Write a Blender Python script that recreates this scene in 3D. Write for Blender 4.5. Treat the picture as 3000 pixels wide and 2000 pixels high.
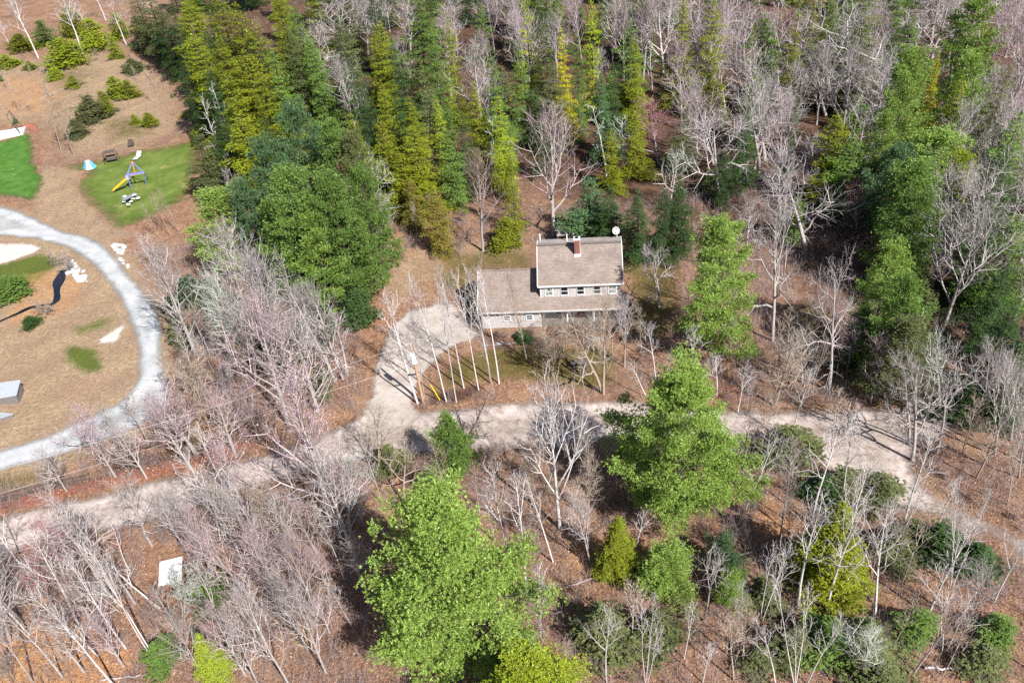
import bpy, math, random
import numpy as np
from mathutils import Matrix, Vector
from mathutils.geometry import delaunay_2d_cdt

# ------------------------------------------------------------------ camera, sky, sun, exposure
for o in list(bpy.data.objects):
    bpy.data.objects.remove(o)
SC = bpy.context.scene
COL = SC.collection
TH, RO, FPX, CH = math.radians(37.64), math.radians(-5.87), 2334.1, 54.72   # drone: pitch, roll, focal length, height
CF = np.array([0, math.cos(TH), -math.sin(TH)])
_r0 = np.array([1.0, 0, 0]); _u0 = np.cross(_r0, CF)
CR = _r0 * math.cos(RO) + _u0 * math.sin(RO)
CU = -_r0 * math.sin(RO) + _u0 * math.cos(RO)
CC = np.array([0, 0, CH])
cd = bpy.data.cameras.new('camera'); cam = bpy.data.objects.new('camera', cd); COL.objects.link(cam)
cd.sensor_width = 36; cd.lens = 36 * FPX / 3000; cd.clip_start = 0.5; cd.clip_end = 6000
M = Matrix(((CR[0], CU[0], -CF[0], 0), (CR[1], CU[1], -CF[1], 0), (CR[2], CU[2], -CF[2], CH), (0, 0, 0, 1)))
cam.matrix_world = M
SC.camera = cam

SUN_AZ, SUN_EL = math.radians(-54), math.radians(44)      # towards the sun, from +x counter-clockwise
wd = bpy.data.worlds.new('World'); SC.world = wd; wd.use_nodes = True
nt = wd.node_tree
sky = nt.nodes.new('ShaderNodeTexSky'); sky.sky_type = 'NISHITA'; sky.sun_disc = False
sky.sun_elevation = SUN_EL; sky.sun_rotation = math.pi / 2 - SUN_AZ
bg = nt.nodes['Background']; bg.inputs[1].default_value = 0.06
nt.links.new(sky.outputs[0], bg.inputs[0])
sl = bpy.data.lights.new('sun', 'SUN'); sl.energy = 5.0; sl.angle = math.radians(0.55); sl.color = (1, 0.95, 0.88)
so = bpy.data.objects.new('sun', sl); COL.objects.link(so)
sd = Vector((math.cos(SUN_AZ) * math.cos(SUN_EL), math.sin(SUN_AZ) * math.cos(SUN_EL), math.sin(SUN_EL)))
so.rotation_euler = sd.to_track_quat('Z', 'Y').to_euler(); so.location = sd * 150
SC.view_settings.view_transform = 'Standard'; SC.view_settings.look = 'None'
SC.view_settings.exposure = 1.2; SC.view_settings.gamma = 1.0; SC.view_settings.use_curve_mapping = False
SC.render.engine = 'CYCLES'
SC.cycles.max_bounces = 5; SC.cycles.diffuse_bounces = 3; SC.cycles.glossy_bounces = 2
SC.cycles.transmission_bounces = 3; SC.cycles.transparent_max_bounces = 6
SC.cycles.use_denoising = False

rng = np.random.default_rng(7)
random.seed(7)

# ------------------------------------------------------------------ survey helpers (photo sight lines to ground coordinates)
def ray(x, y):
    return CF + CR * (x - 1500) / FPX - CU * (y - 1000) / FPX
def gnd(x, y, z=0.0):
    d = ray(x, y)
    return CC + d * (z - CH) / d[2]
def gpoly(pts):
    return np.array([gnd(*p)[:2] for p in pts])
def project(P):
    d = np.asarray(P, float) - CC
    z = d @ CF
    return 1500 + FPX * (d @ CR) / z, 1000 - FPX * (d @ CU) / z

_ph = rng.uniform(0, 6.28, 12)
def height(x, y):
    x = np.asarray(x, float); y = np.asarray(y, float)
    h = 0.10 * np.sin(x * .21 + _ph[0]) * np.sin(y * .17 + _ph[1]) + 0.07 * np.sin(x * .53 + y * .31 + _ph[2]) + 0.05 * np.sin(x * .9 - y * .7 + _ph[3])
    dx, dy = x - 5.0, y - 75.0
    flat = np.clip((np.hypot(dx, dy) - 11) / 8, 0, 1)
    return h * flat

# ------------------------------------------------------------------ object helpers
def tag(o, label=None, cat=None, group=None, kind=None):
    if label: o['label'] = label
    if cat: o['category'] = cat
    if group: o['group'] = group
    if kind: o['kind'] = kind
    return o
def link(o, parent=None):
    COL.objects.link(o)
    if parent is not None: o.parent = parent
    return o
def empty(name, loc=(0, 0, 0), rz=0.0):
    e = bpy.data.objects.new(name, None); e.empty_display_size = 0.3
    COL.objects.link(e); e.location = loc; e.rotation_euler = (0, 0, rz)
    return e
def mesh_np(name, V, faces, mat=None, attrs=None, smooth=False):
    """faces: list of int arrays (n,k)"""
    me = bpy.data.meshes.new(name)
    V = np.asarray(V, np.float32)
    faces = [np.asarray(f, np.int32) for f in faces if len(f)]
    nl = sum(f.size for f in faces); nf = sum(len(f) for f in faces)
    me.vertices.add(len(V)); me.vertices.foreach_set('co', V.ravel())
    me.loops.add(nl); me.polygons.add(nf)
    me.loops.foreach_set('vertex_index', np.concatenate([f.ravel() for f in faces]))
    tot = np.concatenate([np.full(len(f), f.shape[1], np.int32) for f in faces])
    st = np.concatenate([[0], np.cumsum(tot)[:-1]]).astype(np.int32)
    me.polygons.foreach_set('loop_start', st); me.polygons.foreach_set('loop_total', tot)
    if smooth: me.polygons.foreach_set('use_smooth', np.ones(nf, bool))
    me.update(calc_edges=True); me.validate()
    for k, a in (attrs or {}).items():
        at = me.attributes.new(k, 'FLOAT', 'POINT'); at.data.foreach_set('value', np.asarray(a, np.float32))
    if mat: me.materials.append(mat)
    return me
class MB:
    """collects boxes, bars, tubes and polygons into one mesh"""
    def __init__(s): s.v = []; s.f = []
    def add(s, vs, fs):
        n = len(s.v); s.v += [tuple(map(float, v)) for v in vs]; s.f += [tuple(i + n for i in f) for f in fs]; return s
    def box(s, x0, x1, y0, y1, z0, z1):
        vs = [(x, y, z) for z in (z0, z1) for y in (y0, y1) for x in (x0, x1)]
        return s.add(vs, [(0, 2, 3, 1), (4, 5, 7, 6), (0, 1, 5, 4), (2, 6, 7, 3), (0, 4, 6, 2), (1, 3, 7, 5)])
    def tube(s, a, b, r0, r1=None, n=8, caps=True):
        a = Vector(a); b = Vector(b); r1 = r0 if r1 is None else r1
        d = (b - a).normalized(); u = d.orthogonal().normalized(); w = d.cross(u)
        vs = []
        for p, r in ((a, r0), (b, r1)):
            for k in range(n):
                t = 2 * math.pi * k / n; vs.append(p + u * (r * math.cos(t)) + w * (r * math.sin(t)))
        fs = [(k, (k + 1) % n, n + (k + 1) % n, n + k) for k in range(n)]
        if caps: fs += [tuple(range(n))[::-1], tuple(range(n, 2 * n))]
        return s.add(vs, fs)
    def bar(s, a, b, wd_, ht):
        a = Vector(a); b = Vector(b); d = (b - a).normalized()
        side = d.cross(Vector((0, 0, 1)))
        side = side.normalized() if side.length > 1e-4 else Vector((1, 0, 0))
        up = side.cross(d)
        vs = [p + side * (sx * wd_ / 2) + up * (sz * ht / 2) for p in (a, b) for sx, sz in ((-1, -1), (1, -1), (1, 1), (-1, 1))]
        return s.add(vs, [(0, 1, 2, 3), (7, 6, 5, 4), (0, 4, 5, 1), (1, 5, 6, 2), (2, 6, 7, 3), (3, 7, 4, 0)])
    def prism(s, pts, ext):
        e = Vector(ext); n = len(pts); vs = [Vector(p) for p in pts] + [Vector(p) + e for p in pts]
        return s.add(vs, [tuple(range(n))[::-1], tuple(range(n, 2 * n))] + [(k, (k + 1) % n, n + (k + 1) % n, n + k) for k in range(n)])
    def mesh(s, name, mat):
        me = bpy.data.meshes.new(name); me.from_pydata(s.v, [], s.f); me.update()
        if mat: me.materials.append(mat)
        return me
    def build(s, name, mat, parent=None):
        return link(bpy.data.objects.new(name, s.mesh(name, mat)), parent)

# ------------------------------------------------------------------ materials
def mat_new(name):
    m = bpy.data.materials.new(name); m.use_nodes = True
    n = m.node_tree.nodes; l = m.node_tree.links
    b = n['Principled BSDF']; b.inputs['Roughness'].default_value = 0.85
    b.inputs['Specular IOR Level'].default_value = 0.25
    return m, n, l, b
def noise(n, l, co, scale, detail=4, rough=0.6):
    t = n.new('ShaderNodeTexNoise'); t.inputs['Scale'].default_value = scale; t.inputs['Detail'].default_value = detail
    t.inputs['Roughness'].default_value = rough
    if co is not None: l.new(co, t.inputs['Vector'])
    return t.outputs['Fac']
def ramp(n, l, fac, stops):
    r = n.new('ShaderNodeValToRGB'); e = r.color_ramp.elements
    while len(e) < len(stops): e.new(0.5)
    for el, (p, c) in zip(e, stops):
        el.position = p; el.color = (*c, 1) if len(c) == 3 else c
    l.new(fac, r.inputs[0]); return r.outputs[0]
def mixc(n, l, fac, a, b, mode='MIX'):
    m = n.new('ShaderNodeMix'); m.data_type = 'RGBA'; m.blend_type = mode
    if isinstance(fac, (int, float)): m.inputs[0].default_value = fac
    else: l.new(fac, m.inputs[0])
    for i, c in ((6, a), (7, b)):
        if isinstance(c, tuple): m.inputs[i].default_value = (*c, 1)
        else: l.new(c, m.inputs[i])
    return m.outputs[2]
def mth(n, l, op, a, b=0.0, clamp=False):
    m = n.new('ShaderNodeMath'); m.operation = op; m.use_clamp = clamp
    for i, c in ((0, a), (1, b)):
        if isinstance(c, (int, float)): m.inputs[i].default_value = c
        else: l.new(c, m.inputs[i])
    return m.outputs[0]
def bump(n, l, b, fac, strength, dist=0.05):
    x = n.new('ShaderNodeBump'); x.inputs['Strength'].default_value = strength; x.inputs['Distance'].default_value = dist
    l.new(fac, x.inputs['Height']); l.new(x.outputs[0], b.inputs['Normal'])
def coords(n):
    return n.new('ShaderNodeTexCoord').outputs['Object']
def attr(n, name):
    a = n.new('ShaderNodeAttribute'); a.attribute_name = name; return a.outputs['Fac']
def plain(name, col, rough=0.7, var=0.25, scale=6.0, metal=0.0, spec=0.3):
    m, n, l, b = mat_new(name)
    f = noise(n, l, coords(n), scale, 5)
    c = ramp(n, l, f, [(0.25, tuple(x * (1 - var) for x in col)), (0.75, tuple(min(1, x * (1 + var)) for x in col))])
    l.new(c, b.inputs['Base Color']); b.inputs['Roughness'].default_value = rough
    b.inputs['Metallic'].default_value = metal; b.inputs['Specular IOR Level'].default_value = spec
    return m

def make_foliage():
    m, n, l, b = mat_new('foliage')
    n.remove(b); out = n['Material Output']
    oi = n.new('ShaderNodeObjectInfo')
    v = attr(n, 'v')
    k = mth(n, l, 'ADD', mth(n, l, 'MULTIPLY', v, 0.9), 0.55)
    cc = n.new('ShaderNodeVectorMath'); cc.operation = 'SCALE'; l.new(oi.outputs['Color'], cc.inputs[0]); l.new(k, cc.inputs['Scale'])
    hs = n.new('ShaderNodeHueSaturation'); l.new(cc.outputs[0], hs.inputs['Color'])
    l.new(mth(n, l, 'ADD', mth(n, l, 'MULTIPLY', v, 0.03), 0.485), hs.inputs['Hue'])
    d = n.new('ShaderNodeBsdfDiffuse'); t = n.new('ShaderNodeBsdfTranslucent'); g = n.new('ShaderNodeBsdfGlossy')
    g.inputs['Roughness'].default_value = 0.45; g.inputs['Color'].default_value = (.8, .85, .8, 1)
    l.new(hs.outputs[0], d.inputs[0]); l.new(hs.outputs[0], t.inputs[0])
    mx = n.new('ShaderNodeMixShader'); mx.inputs[0].default_value = 0.27; l.new(d.outputs[0], mx.inputs[1]); l.new(t.outputs[0], mx.inputs[2])
    m2 = n.new('ShaderNodeMixShader'); m2.inputs[0].default_value = 0.025; l.new(mx.outputs[0], m2.inputs[1]); l.new(g.outputs[0], m2.inputs[2])
    l.new(m2.outputs[0], out.inputs[0])
    return m
def make_bark():
    m, n, l, b = mat_new('bark')
    oi = n.new('ShaderNodeObjectInfo'); co = coords(n)
    mp = n.new('ShaderNodeMapping'); mp.inputs['Scale'].default_value = (6, 6, 1.6); l.new(co, mp.inputs[0])
    f = noise(n, l, mp.outputs[0], 2.2, 5, 0.65)
    s = ramp(n, l, f, [(0.3, (.45, .43, .42)), (0.5, (.95, .94, .93)), (0.75, (1.2, 1.18, 1.15))])
    c = mixc(n, l, 1.0, oi.outputs['Color'], s, 'MULTIPLY')
    l.new(c, b.inputs['Base Color']); b.inputs['Roughness'].default_value = 0.9
    bump(n, l, b, f, 0.5, 0.03)
    return m
def make_twig():
    m, n, l, b = mat_new('twig_bark')
    oi = n.new('ShaderNodeObjectInfo')
    v = attr(n, 'v')
    cc = n.new('ShaderNodeVectorMath'); cc.operation = 'SCALE'; l.new(oi.outputs['Color'], cc.inputs[0])
    l.new(mth(n, l, 'ADD', mth(n, l, 'MULTIPLY', v, 0.9), 0.55), cc.inputs['Scale'])
    l.new(cc.outputs[0], b.inputs['Base Color']); b.inputs['Roughness'].default_value = 0.8
    return m
MF, MBARK, MTWIG = make_foliage(), make_bark(), make_twig()

def make_ground():
    m, n, l, b = mat_new('leaf_litter_ground')
    co = coords(n)
    big = noise(n, l, co, 0.09, 4); mid = noise(n, l, co, 0.6, 5, .65); fine = noise(n, l, co, 5.0, 4, .75); xf = noise(n, l, co, 2.2, 6, .8)
    vo = n.new('ShaderNodeTexVoronoi'); vo.inputs['Scale'].default_value = 5.5; l.new(co, vo.inputs['Vector'])
    lit = ramp(n, l, xf, [(0.30, (.065, .038, .028)), (0.45, (.15, .086, .060)), (0.56, (.25, .152, .108)), (0.72, (.40, .275, .205))])
    lit2 = ramp(n, l, vo.outputs['Color'], [(0.15, (.09, .053, .04)), (0.5, (.25, .14, .095)), (0.9, (.41, .28, .20))])
    c = mixc(n, l, 0.45, lit, lit2)
    c = mixc(n, l, ramp(n, l, big, [(.42, (0, 0, 0)), (.62, (1, 1, 1))]), c, mixc(n, l, 0.55, c, (.15, .108, .095)))
    pat = noise(n, l, co, .28, 5, .7)
    c = mixc(n, l, ramp(n, l, pat, [(.50, (0, 0, 0)), (.68, (.8, .8, .8))]), c, mixc(n, l, .6, c, (.36, .255, .155)))
    c = mixc(n, l, ramp(n, l, noise(n, l, co, .45, 6, .75), [(.54, (0, 0, 0)), (.70, (.85, .85, .85))]), c, mixc(n, l, .75, c, (.055, .036, .028)))
    moss = ramp(n, l, fine, [(.3, (.045, .042, .014)), (.55, (.105, .092, .028)), (.75, (.21, .16, .085))])
    dry = ramp(n, l, xf, [(.28, (.13, .098, .06)), (.5, (.27, .21, .145)), (.72, (.42, .345, .26))])
    grs = ramp(n, l, fine, [(.3, (.045, .072, .012)), (.6, (.10, .13, .03)), (.8, (.20, .20, .08))])
    red = ramp(n, l, xf, [(.3, (.13, .055, .04)), (.55, (.26, .11, .075)), (.75, (.36, .22, .17))])
    org = ramp(n, l, xf, [(.28, (.16, .08, .035)), (.5, (.35, .195, .10)), (.72, (.47, .31, .18))])
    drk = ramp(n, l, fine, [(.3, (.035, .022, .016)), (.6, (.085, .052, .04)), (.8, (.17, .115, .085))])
    grv = ramp(n, l, fine, [(.3, (.2, .18, .17)), (.6, (.33, .31, .30)), (.8, (.44, .42, .41))])
    dry = mixc(n, l, ramp(n, l, noise(n, l, co, .22, 5, .7), [(.40, (0, 0, 0)), (.62, (1, 1, 1))]), dry, mixc(n, l, .6, dry, (.22, .15, .12)))
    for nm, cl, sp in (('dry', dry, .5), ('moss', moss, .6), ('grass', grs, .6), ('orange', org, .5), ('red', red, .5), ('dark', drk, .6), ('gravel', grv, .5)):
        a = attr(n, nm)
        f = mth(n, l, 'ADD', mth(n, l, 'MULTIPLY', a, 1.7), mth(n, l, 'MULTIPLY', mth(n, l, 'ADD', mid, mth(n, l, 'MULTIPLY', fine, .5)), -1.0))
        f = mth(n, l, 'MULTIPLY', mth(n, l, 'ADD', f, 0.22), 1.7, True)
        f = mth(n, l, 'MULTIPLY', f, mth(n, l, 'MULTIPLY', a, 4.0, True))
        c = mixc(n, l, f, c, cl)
    c = mixc(n, l, 1.0, c, (.94, .88, .81), 'MULTIPLY')
    l.new(c, b.inputs['Base Color']); b.inputs['Roughness'].default_value = 0.95; b.inputs['Specular IOR Level'].default_value = 0.1
    hsum = mth(n, l, 'ADD', mth(n, l, 'MULTIPLY', fine, .6), mth(n, l, 'ADD', xf, mth(n, l, 'MULTIPLY', vo.outputs['Distance'], .6)))
    bump(n, l, b, hsum, 0.9, 0.14)
    return m
def make_patch(name, stops, edge_noise=1.3, soft=0.5, s1=.35, s2=6.0, bstr=.5, rut=None, spots=None):
    """a surface sheet whose rim breaks up raggedly into the ground below"""
    m, n, l, b = mat_new(name); out = n['Material Output']; co = coords(n)
    a1 = noise(n, l, co, s1, 5, .65); a2 = noise(n, l, co, s2, 4, .75)
    f = mth(n, l, 'ADD', mth(n, l, 'MULTIPLY', a1, .55), mth(n, l, 'MULTIPLY', a2, .45))
    c = ramp(n, l, f, stops)
    if spots:
        sp, lo, hi, scl = spots
        c = mixc(n, l, ramp(n, l, noise(n, l, co, scl, 5, .7), [(lo, (0, 0, 0)), (hi, (1, 1, 1))]), c, sp)
    if rut:
        de = mth(n, l, 'DIVIDE', mth(n, l, 'ADD', attr(n, 'edge'), mth(n, l, 'MULTIPLY', mth(n, l, 'ADD', noise(n, l, co, .35, 4), -.5), 1.4)), rut)
        c = mixc(n, l, 1.0, c, ramp(n, l, de, [(.0, (.74, .72, .68)), (.28, (.92, .92, .92)), (.42, (1.12, 1.12, 1.12)), (.62, (1.06, 1.06, 1.06)), (.85, (.80, .79, .76)), (1.0, (.86, .85, .82))]), 'MULTIPLY')
    l.new(c, b.inputs['Base Color']); b.inputs['Roughness'].default_value = .95; b.inputs['Specular IOR Level'].default_value = .12
    bump(n, l, b, mth(n, l, 'ADD', a2, mth(n, l, 'MULTIPLY', a1, .8)), bstr, .08)
    d = attr(n, 'edge'); e1 = noise(n, l, co, .8, 6, .75)
    al = mth(n, l, 'ADD', d, mth(n, l, 'MULTIPLY', mth(n, l, 'ADD', e1, -.62), edge_noise * 2))
    al = mth(n, l, 'MULTIPLY', al, 1 / soft, True)
    tr = n.new('ShaderNodeBsdfTransparent'); mx = n.new('ShaderNodeMixShader')
    l.new(al, mx.inputs[0]); l.new(tr.outputs[0], mx.inputs[1]); l.new(b.outputs[0], mx.inputs[2]); l.new(mx.outputs[0], out.inputs[0])
    return m
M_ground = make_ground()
M_road = make_patch('sandy_road', [(.30, (.165, .132, .12)), (.46, (.28, .237, .22)), (.62, (.41, .36, .34))], .9, .8, rut=3.6, spots=((.17, .115, .09), .48, .70, 1.3))
M_drive = make_patch('pale_driveway', [(.30, (.20, .168, .15)), (.46, (.30, .264, .24)), (.62, (.40, .362, .335))], 1.2, .5, spots=((.22, .16, .13), .54, .76, 1.2))
M_gravel = make_patch('blue_grey_gravel', [(.30, (.21, .218, .23)), (.48, (.30, .31, .322)), (.66, (.38, .39, .402))], .8, .8, s1=.25, rut=3.2, spots=((.20, .215, .245), .52, .75, .4))
M_lawn = make_patch('lawn_grass', [(.30, (.040, .072, .010)), (.46, (.075, .115, .020)), (.62, (.14, .165, .045))], 3.4, 2.6, s1=.30, s2=9, spots=((.29, .25, .13), .60, .74, .35))
M_lawn2 = make_patch('fresh_lawn_grass', [(.30, (.022, .070, .010)), (.46, (.042, .115, .016)), (.64, (.09, .165, .035))], 2.2, 1.2, s1=.45, s2=9, spots=((.22, .25, .10), .60, .72, .5))
M_sand = make_patch('pale_sand', [(.30, (.34, .285, .25)), (.5, (.46, .40, .36)), (.66, (.55, .50, .465))], 1.0, .6)
M_redsoil = make_patch('red_soil', [(.30, (.17, .06, .042)), (.5, (.29, .10, .065)), (.66, (.36, .17, .12))], .9, .5)
M_path = make_patch('grey_walk', [(.30, (.18, .165, .16)), (.5, (.26, .245, .24)), (.66, (.36, .345, .33))], .5, .3)
mw, n_, l_, b_ = mat_new('stream_water'); b_.inputs['Base Color'].default_value = (.006, .008, .014, 1); b_.inputs['Roughness'].default_value = .12
b_.inputs['Specular IOR Level'].default_value = .5
bump(n_, l_, b_, noise(n_, l_, coords(n_), 3, 4), .12, .03)
M_water = mw
# ------------------------------------------------------------------ ground, roads, lawns
def inpoly(P, poly):
    x, y = P[:, 0], P[:, 1]; c = np.zeros(len(P), bool)
    q = np.roll(poly, 1, axis=0)
    for (x1, y1), (x2, y2) in zip(poly, q):
        if y1 == y2: continue
        m = ((y1 > y) != (y2 > y)) & (x < (x2 - x1) * (y - y1) / (y2 - y1) + x1)
        c ^= m
    return c
def edgedist(P, poly):
    d = np.full(len(P), 1e9)
    q = np.roll(poly, -1, axis=0)
    for a, b in zip(poly, q):
        ab = b - a; L = (ab @ ab) + 1e-9
        t = np.clip(((P - a) @ ab) / L, 0, 1)
        d = np.minimum(d, np.hypot(*(P - a - t[:, None] * ab).T))
    return d
def sdist(P, poly):
    return np.where(inpoly(P, poly), 1, -1) * edgedist(P, poly)
def smooth_poly(poly, step=0.9, jit=0.0):
    n = len(poly); out = []
    for i in range(n):
        p0, p1, p2, p3 = (poly[(i + k - 1) % n] for k in range(4))
        k = max(2, int(np.linalg.norm(p2 - p1) / step))
        for t in np.linspace(0, 1, k, endpoint=False):
            out.append(.5 * (2 * p1 + (p2 - p0) * t + (2 * p0 - 5 * p1 + 4 * p2 - p3) * t * t + (3 * p1 - p0 - 3 * p2 + p3) * t ** 3))
    out = np.array(out)
    return out + rng.normal(0, jit, out.shape) if jit else out

PX = {}
PX['gravel_drive'] = [(-150, 560), (0, 598), (95, 630), (179, 668), (277, 697), (339, 742), (388, 804), (429, 850), (462, 891), (481, 936), (485, 1007), (493, 1074), (503, 1132), (497, 1192), (424, 1248), (313, 1297), (179, 1338), (0, 1390), (-150, 1430), (-150, 1360), (0, 1313), (134, 1272), (250, 1222), (339, 1173), (386, 1120), (396, 1052), (386, 989), (361, 918), (347, 882), (307, 829), (253, 771), (190, 730), (122, 710), (0, 694), (-150, 690)]
PX['dirt_road'] = [(-200, 1560), (0, 1507), (134, 1474), (357, 1429), (446, 1403), (625, 1362), (759, 1330), (900, 1280), (1010, 1235), (1067, 1212), (1150, 1200), (1330, 1192), (1500, 1172), (1700, 1168), (1850, 1165), (2010, 1182), (2160, 1196), (2312, 1196), (2536, 1192), (2670, 1177), (2826, 1181), (2850, 1230), (2760, 1290), (2690, 1340), (2714, 1412), (2781, 1470), (2938, 1537), (3060, 1625), (3060, 1720), (2982, 1640), (2915, 1592), (2737, 1516), (2600, 1490), (2446, 1400), (2370, 1350), (2270, 1320), (2150, 1305), (2000, 1300), (1781, 1300), (1536, 1325), (1268, 1340), (1000, 1374), (860, 1404), (700, 1452), (560, 1502), (420, 1545), (250, 1585), (120, 1610), (0, 1650), (-200, 1740)]
PX['driveway'] = [(1040, 1245), (1078, 1150), (1087, 1079), (1107, 1034), (1134, 971), (1156, 940), (1196, 906), (1277, 890), (1330, 885), (1358, 915), (1400, 955), (1420, 990), (1360, 1007), (1312, 1034), (1268, 1079), (1240, 1119), (1222, 1172), (1240, 1230), (1140, 1260)]
PX['lawn'] = [(175, 482), (262, 468), (400, 437), (500, 420), (590, 398), (600, 470), (580, 560), (540, 600), (430, 655), (330, 684), (285, 640), (225, 590), (205, 545), (235, 515), (180, 505)]
PX['fresh_lawn'] = [(-120, 440), (0, 414), (78, 386), (106, 400), (110, 470), (140, 520), (128, 555), (100, 592), (0, 578), (-120, 545)]
PX['sand_patch'] = [(-80, 702), (0, 706), (125, 716), (110, 742), (0, 776), (-80, 800)]
PX['bare_sand'] = [(362, 926), (370, 970), (345, 1005), (290, 1012), (275, 1000), (320, 970)]
PX['red_soil'] = [(30, 1462), (70, 1448), (128, 1432), (134, 1452), (80, 1470), (20, 1488)]
PX['walkway'] = [(1412, 1003), (1500, 1000), (1600, 996), (1700, 990), (1770, 985), (1770, 998), (1700, 1003), (1600, 1008), (1500, 1013), (1412, 1017)]
PX['red_path'] = [(55, 368), (110, 362), (118, 410), (125, 478), (108, 480), (104, 420), (95, 385), (60, 378)]
GP = {k: smooth_poly(gpoly(v), 0.9, 0.10) for k, v in PX.items()}

def patch(name, key, mat, lift, spacing=0.7, label=None):
    poly = GP[key]
    lo, hi = poly.min(0), poly.max(0)
    gx, gy = np.meshgrid(np.arange(lo[0], hi[0], spacing), np.arange(lo[1], hi[1], spacing))
    P = np.c_[gx.ravel(), gy.ravel()] + rng.uniform(-.2, .2, (gx.size, 2)) * spacing
    P = P[sdist(P, poly) > spacing * .35]
    pts = np.r_[poly, P]
    nb = len(poly)
    r = delaunay_2d_cdt([Vector(p) for p in pts], [], [list(range(nb))], 1, 1e-5)
    V = np.array([tuple(v) for v in r[0]])
    T = np.array([f for f in r[2] if len(f) == 3])
    a, b, c = V[T[:, 0]], V[T[:, 1]], V[T[:, 2]]
    flip = ((b - a)[:, 0] * (c - a)[:, 1] - (b - a)[:, 1] * (c - a)[:, 0]) < 0
    T[flip] = T[flip][:, ::-1]
    z = height(V[:, 0], V[:, 1]) + lift
    ed = edgedist(V, poly)
    me = mesh_np(name, np.c_[V, z], [T], mat, {'edge': ed}, True)
    o = link(bpy.data.objects.new(name, me)); tag(o, label, None, None, 'structure')
    return o

xs = np.r_[-3000, -900, -400, -230, np.arange(-180, 140, .75), 160, 230, 500, 1200, 3000]
ys = np.r_[-600, -150, -20, 10, np.arange(22, 112, .65), np.arange(112, 290, 1.5), 330, 450, 800, 1600, 4000]
gx, gy = np.meshgrid(xs, ys); GV = np.c_[gx.ravel(), gy.ravel()]
def mask(px, soft, base=0.0):
    return np.clip(.5 + sdist(GV, gpoly(px)) / soft, 0, 1)
A = {k: np.zeros(len(GV)) for k in ('dry', 'moss', 'grass', 'orange', 'red', 'dark', 'gravel')}
def put(k, px, soft=3.0, amt=1.0): A[k] = np.maximum(A[k], mask(px, soft) * amt)
put('dry', [(-200, 640), (0, 600), (180, 640), (330, 690), (420, 800), (500, 900), (510, 1150), (480, 1260), (300, 1330), (0, 1430), (-200, 1480)], 5, .95)
put('dry', [(130, 480), (240, 500), (230, 560), (300, 640), (400, 690), (300, 720), (100, 640), (100, 560)], 4, .9)
put('dry', [(-100, 150), (150, 170), (330, 150), (470, 170), (560, 380), (400, 440), (200, 470), (100, 360), (-100, 380)], 12, .75)
put('dry', [(1040, 730), (1250, 690), (1570, 700), (1570, 760), (1330, 780), (1240, 860), (1180, 900), (1090, 850)], 5, .6)
put('orange', [(1150, 640), (1330, 600), (1300, 720), (1180, 760), (1100, 700)], 4, .65)
put('orange', [(-50, 1900), (120, 1810), (330, 1830), (400, 1930), (300, 2050), (-50, 2050)], 2.5, .9)
put('orange', [(2200, 1440), (2420, 1480), (2350, 1620), (2200, 1580)], 2.5, .6)
put('orange', [(1650, 1560), (1800, 1560), (1790, 1680), (1690, 1700)], 2, .6)
put('moss', [(1280, 740), (1420, 720), (1560, 720), (1580, 800), (1420, 800), (1400, 880), (1250, 860)], 4, .58)
put('moss', [(1440, 1010), (1800, 1000), (1830, 1080), (1760, 1160), (1600, 1130), (1440, 1120), (1290, 1150), (1250, 1110), (1340, 1040)], 3, .62)
put('moss', [(1830, 760), (2000, 740), (2010, 900), (1960, 1010), (1835, 990)], 3.5, .6)
put('moss', [(2290, 900), (2430, 880), (2430, 1030), (2330, 1020)], 3, .8)
put('moss', [(500, 1290), (590, 1270), (590, 1310), (510, 1320)], 2, .9)
put('moss', [(-50, 1400), (100, 1370), (150, 1390), (60, 1430), (-50, 1450)], 3, .7)
put('moss', [(240, 340), (460, 330), (480, 400), (300, 430)], 9, .55)
put('moss', [(60, 180), (200, 160), (330, 200), (250, 300), (90, 260)], 14, .5)
put('orange', [(-60, 200), (150, 210), (250, 260), (160, 350), (-60, 360)], 14, .5)
put('dark', [(100, 280), (220, 280), (240, 420), (140, 440)], 10, .5)
put('moss', [(1130, 470), (1300, 480), (1260, 640), (1130, 660)], 6, .6)
put('grass', [(-50, 780), (130, 740), (190, 760), (120, 830), (-50, 850)], 3, .8)
put('grass', [(190, 960), (340, 910), (330, 960), (220, 990)], 3, .6)
put('grass', [(190, 1010), (280, 1020), (310, 1080), (260, 1100), (190, 1060)], 2.5, .85)
put('grass', [(480, 860), (600, 830), (640, 880), (500, 960), (470, 920)], 4, .5)
put('red', [(-100, 1510), (0, 1478), (300, 1395), (560, 1330), (740, 1280), (760, 1310), (450, 1400), (150, 1470), (0, 1505), (-100, 1540)], 1.8, .95)
put('red', [(1040, 800), (1110, 820), (1160, 900), (1120, 960), (1070, 1030), (1010, 1120), (950, 1100), (1050, 930)], 4, .45)
put('red', [(1900, 1110), (2160, 1060), (2260, 1170), (2160, 1200), (1950, 1180)], 5, .55)
put('dark', [(300, 1350), (560, 1290), (740, 1240), (740, 1275), (560, 1325), (330, 1385)], 1.6, .7)
put('dark', [(1250, 1150), (1420, 1120), (1420, 1160), (1330, 1190), (1250, 1190)], 1.6, .7)
put('gravel', [(170, 1700), (300, 1680), (380, 1720), (300, 1770), (180, 1760)], 2, .7)
put('gravel', [(1330, 890), (1405, 930), (1410, 990), (1350, 950)], 2, .6)
put('dark', [(480, 60), (600, -200), (3200, -200), (3200, 1100), (2500, 1050), (2100, 720), (1640, 640), (1500, 560), (1330, 520), (1150, 420), (1050, 640), (760, 720), (600, 600), (560, 380)], 14, .62)  # dark brown duff, its tone also standing in for deep shade under the trees
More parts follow.
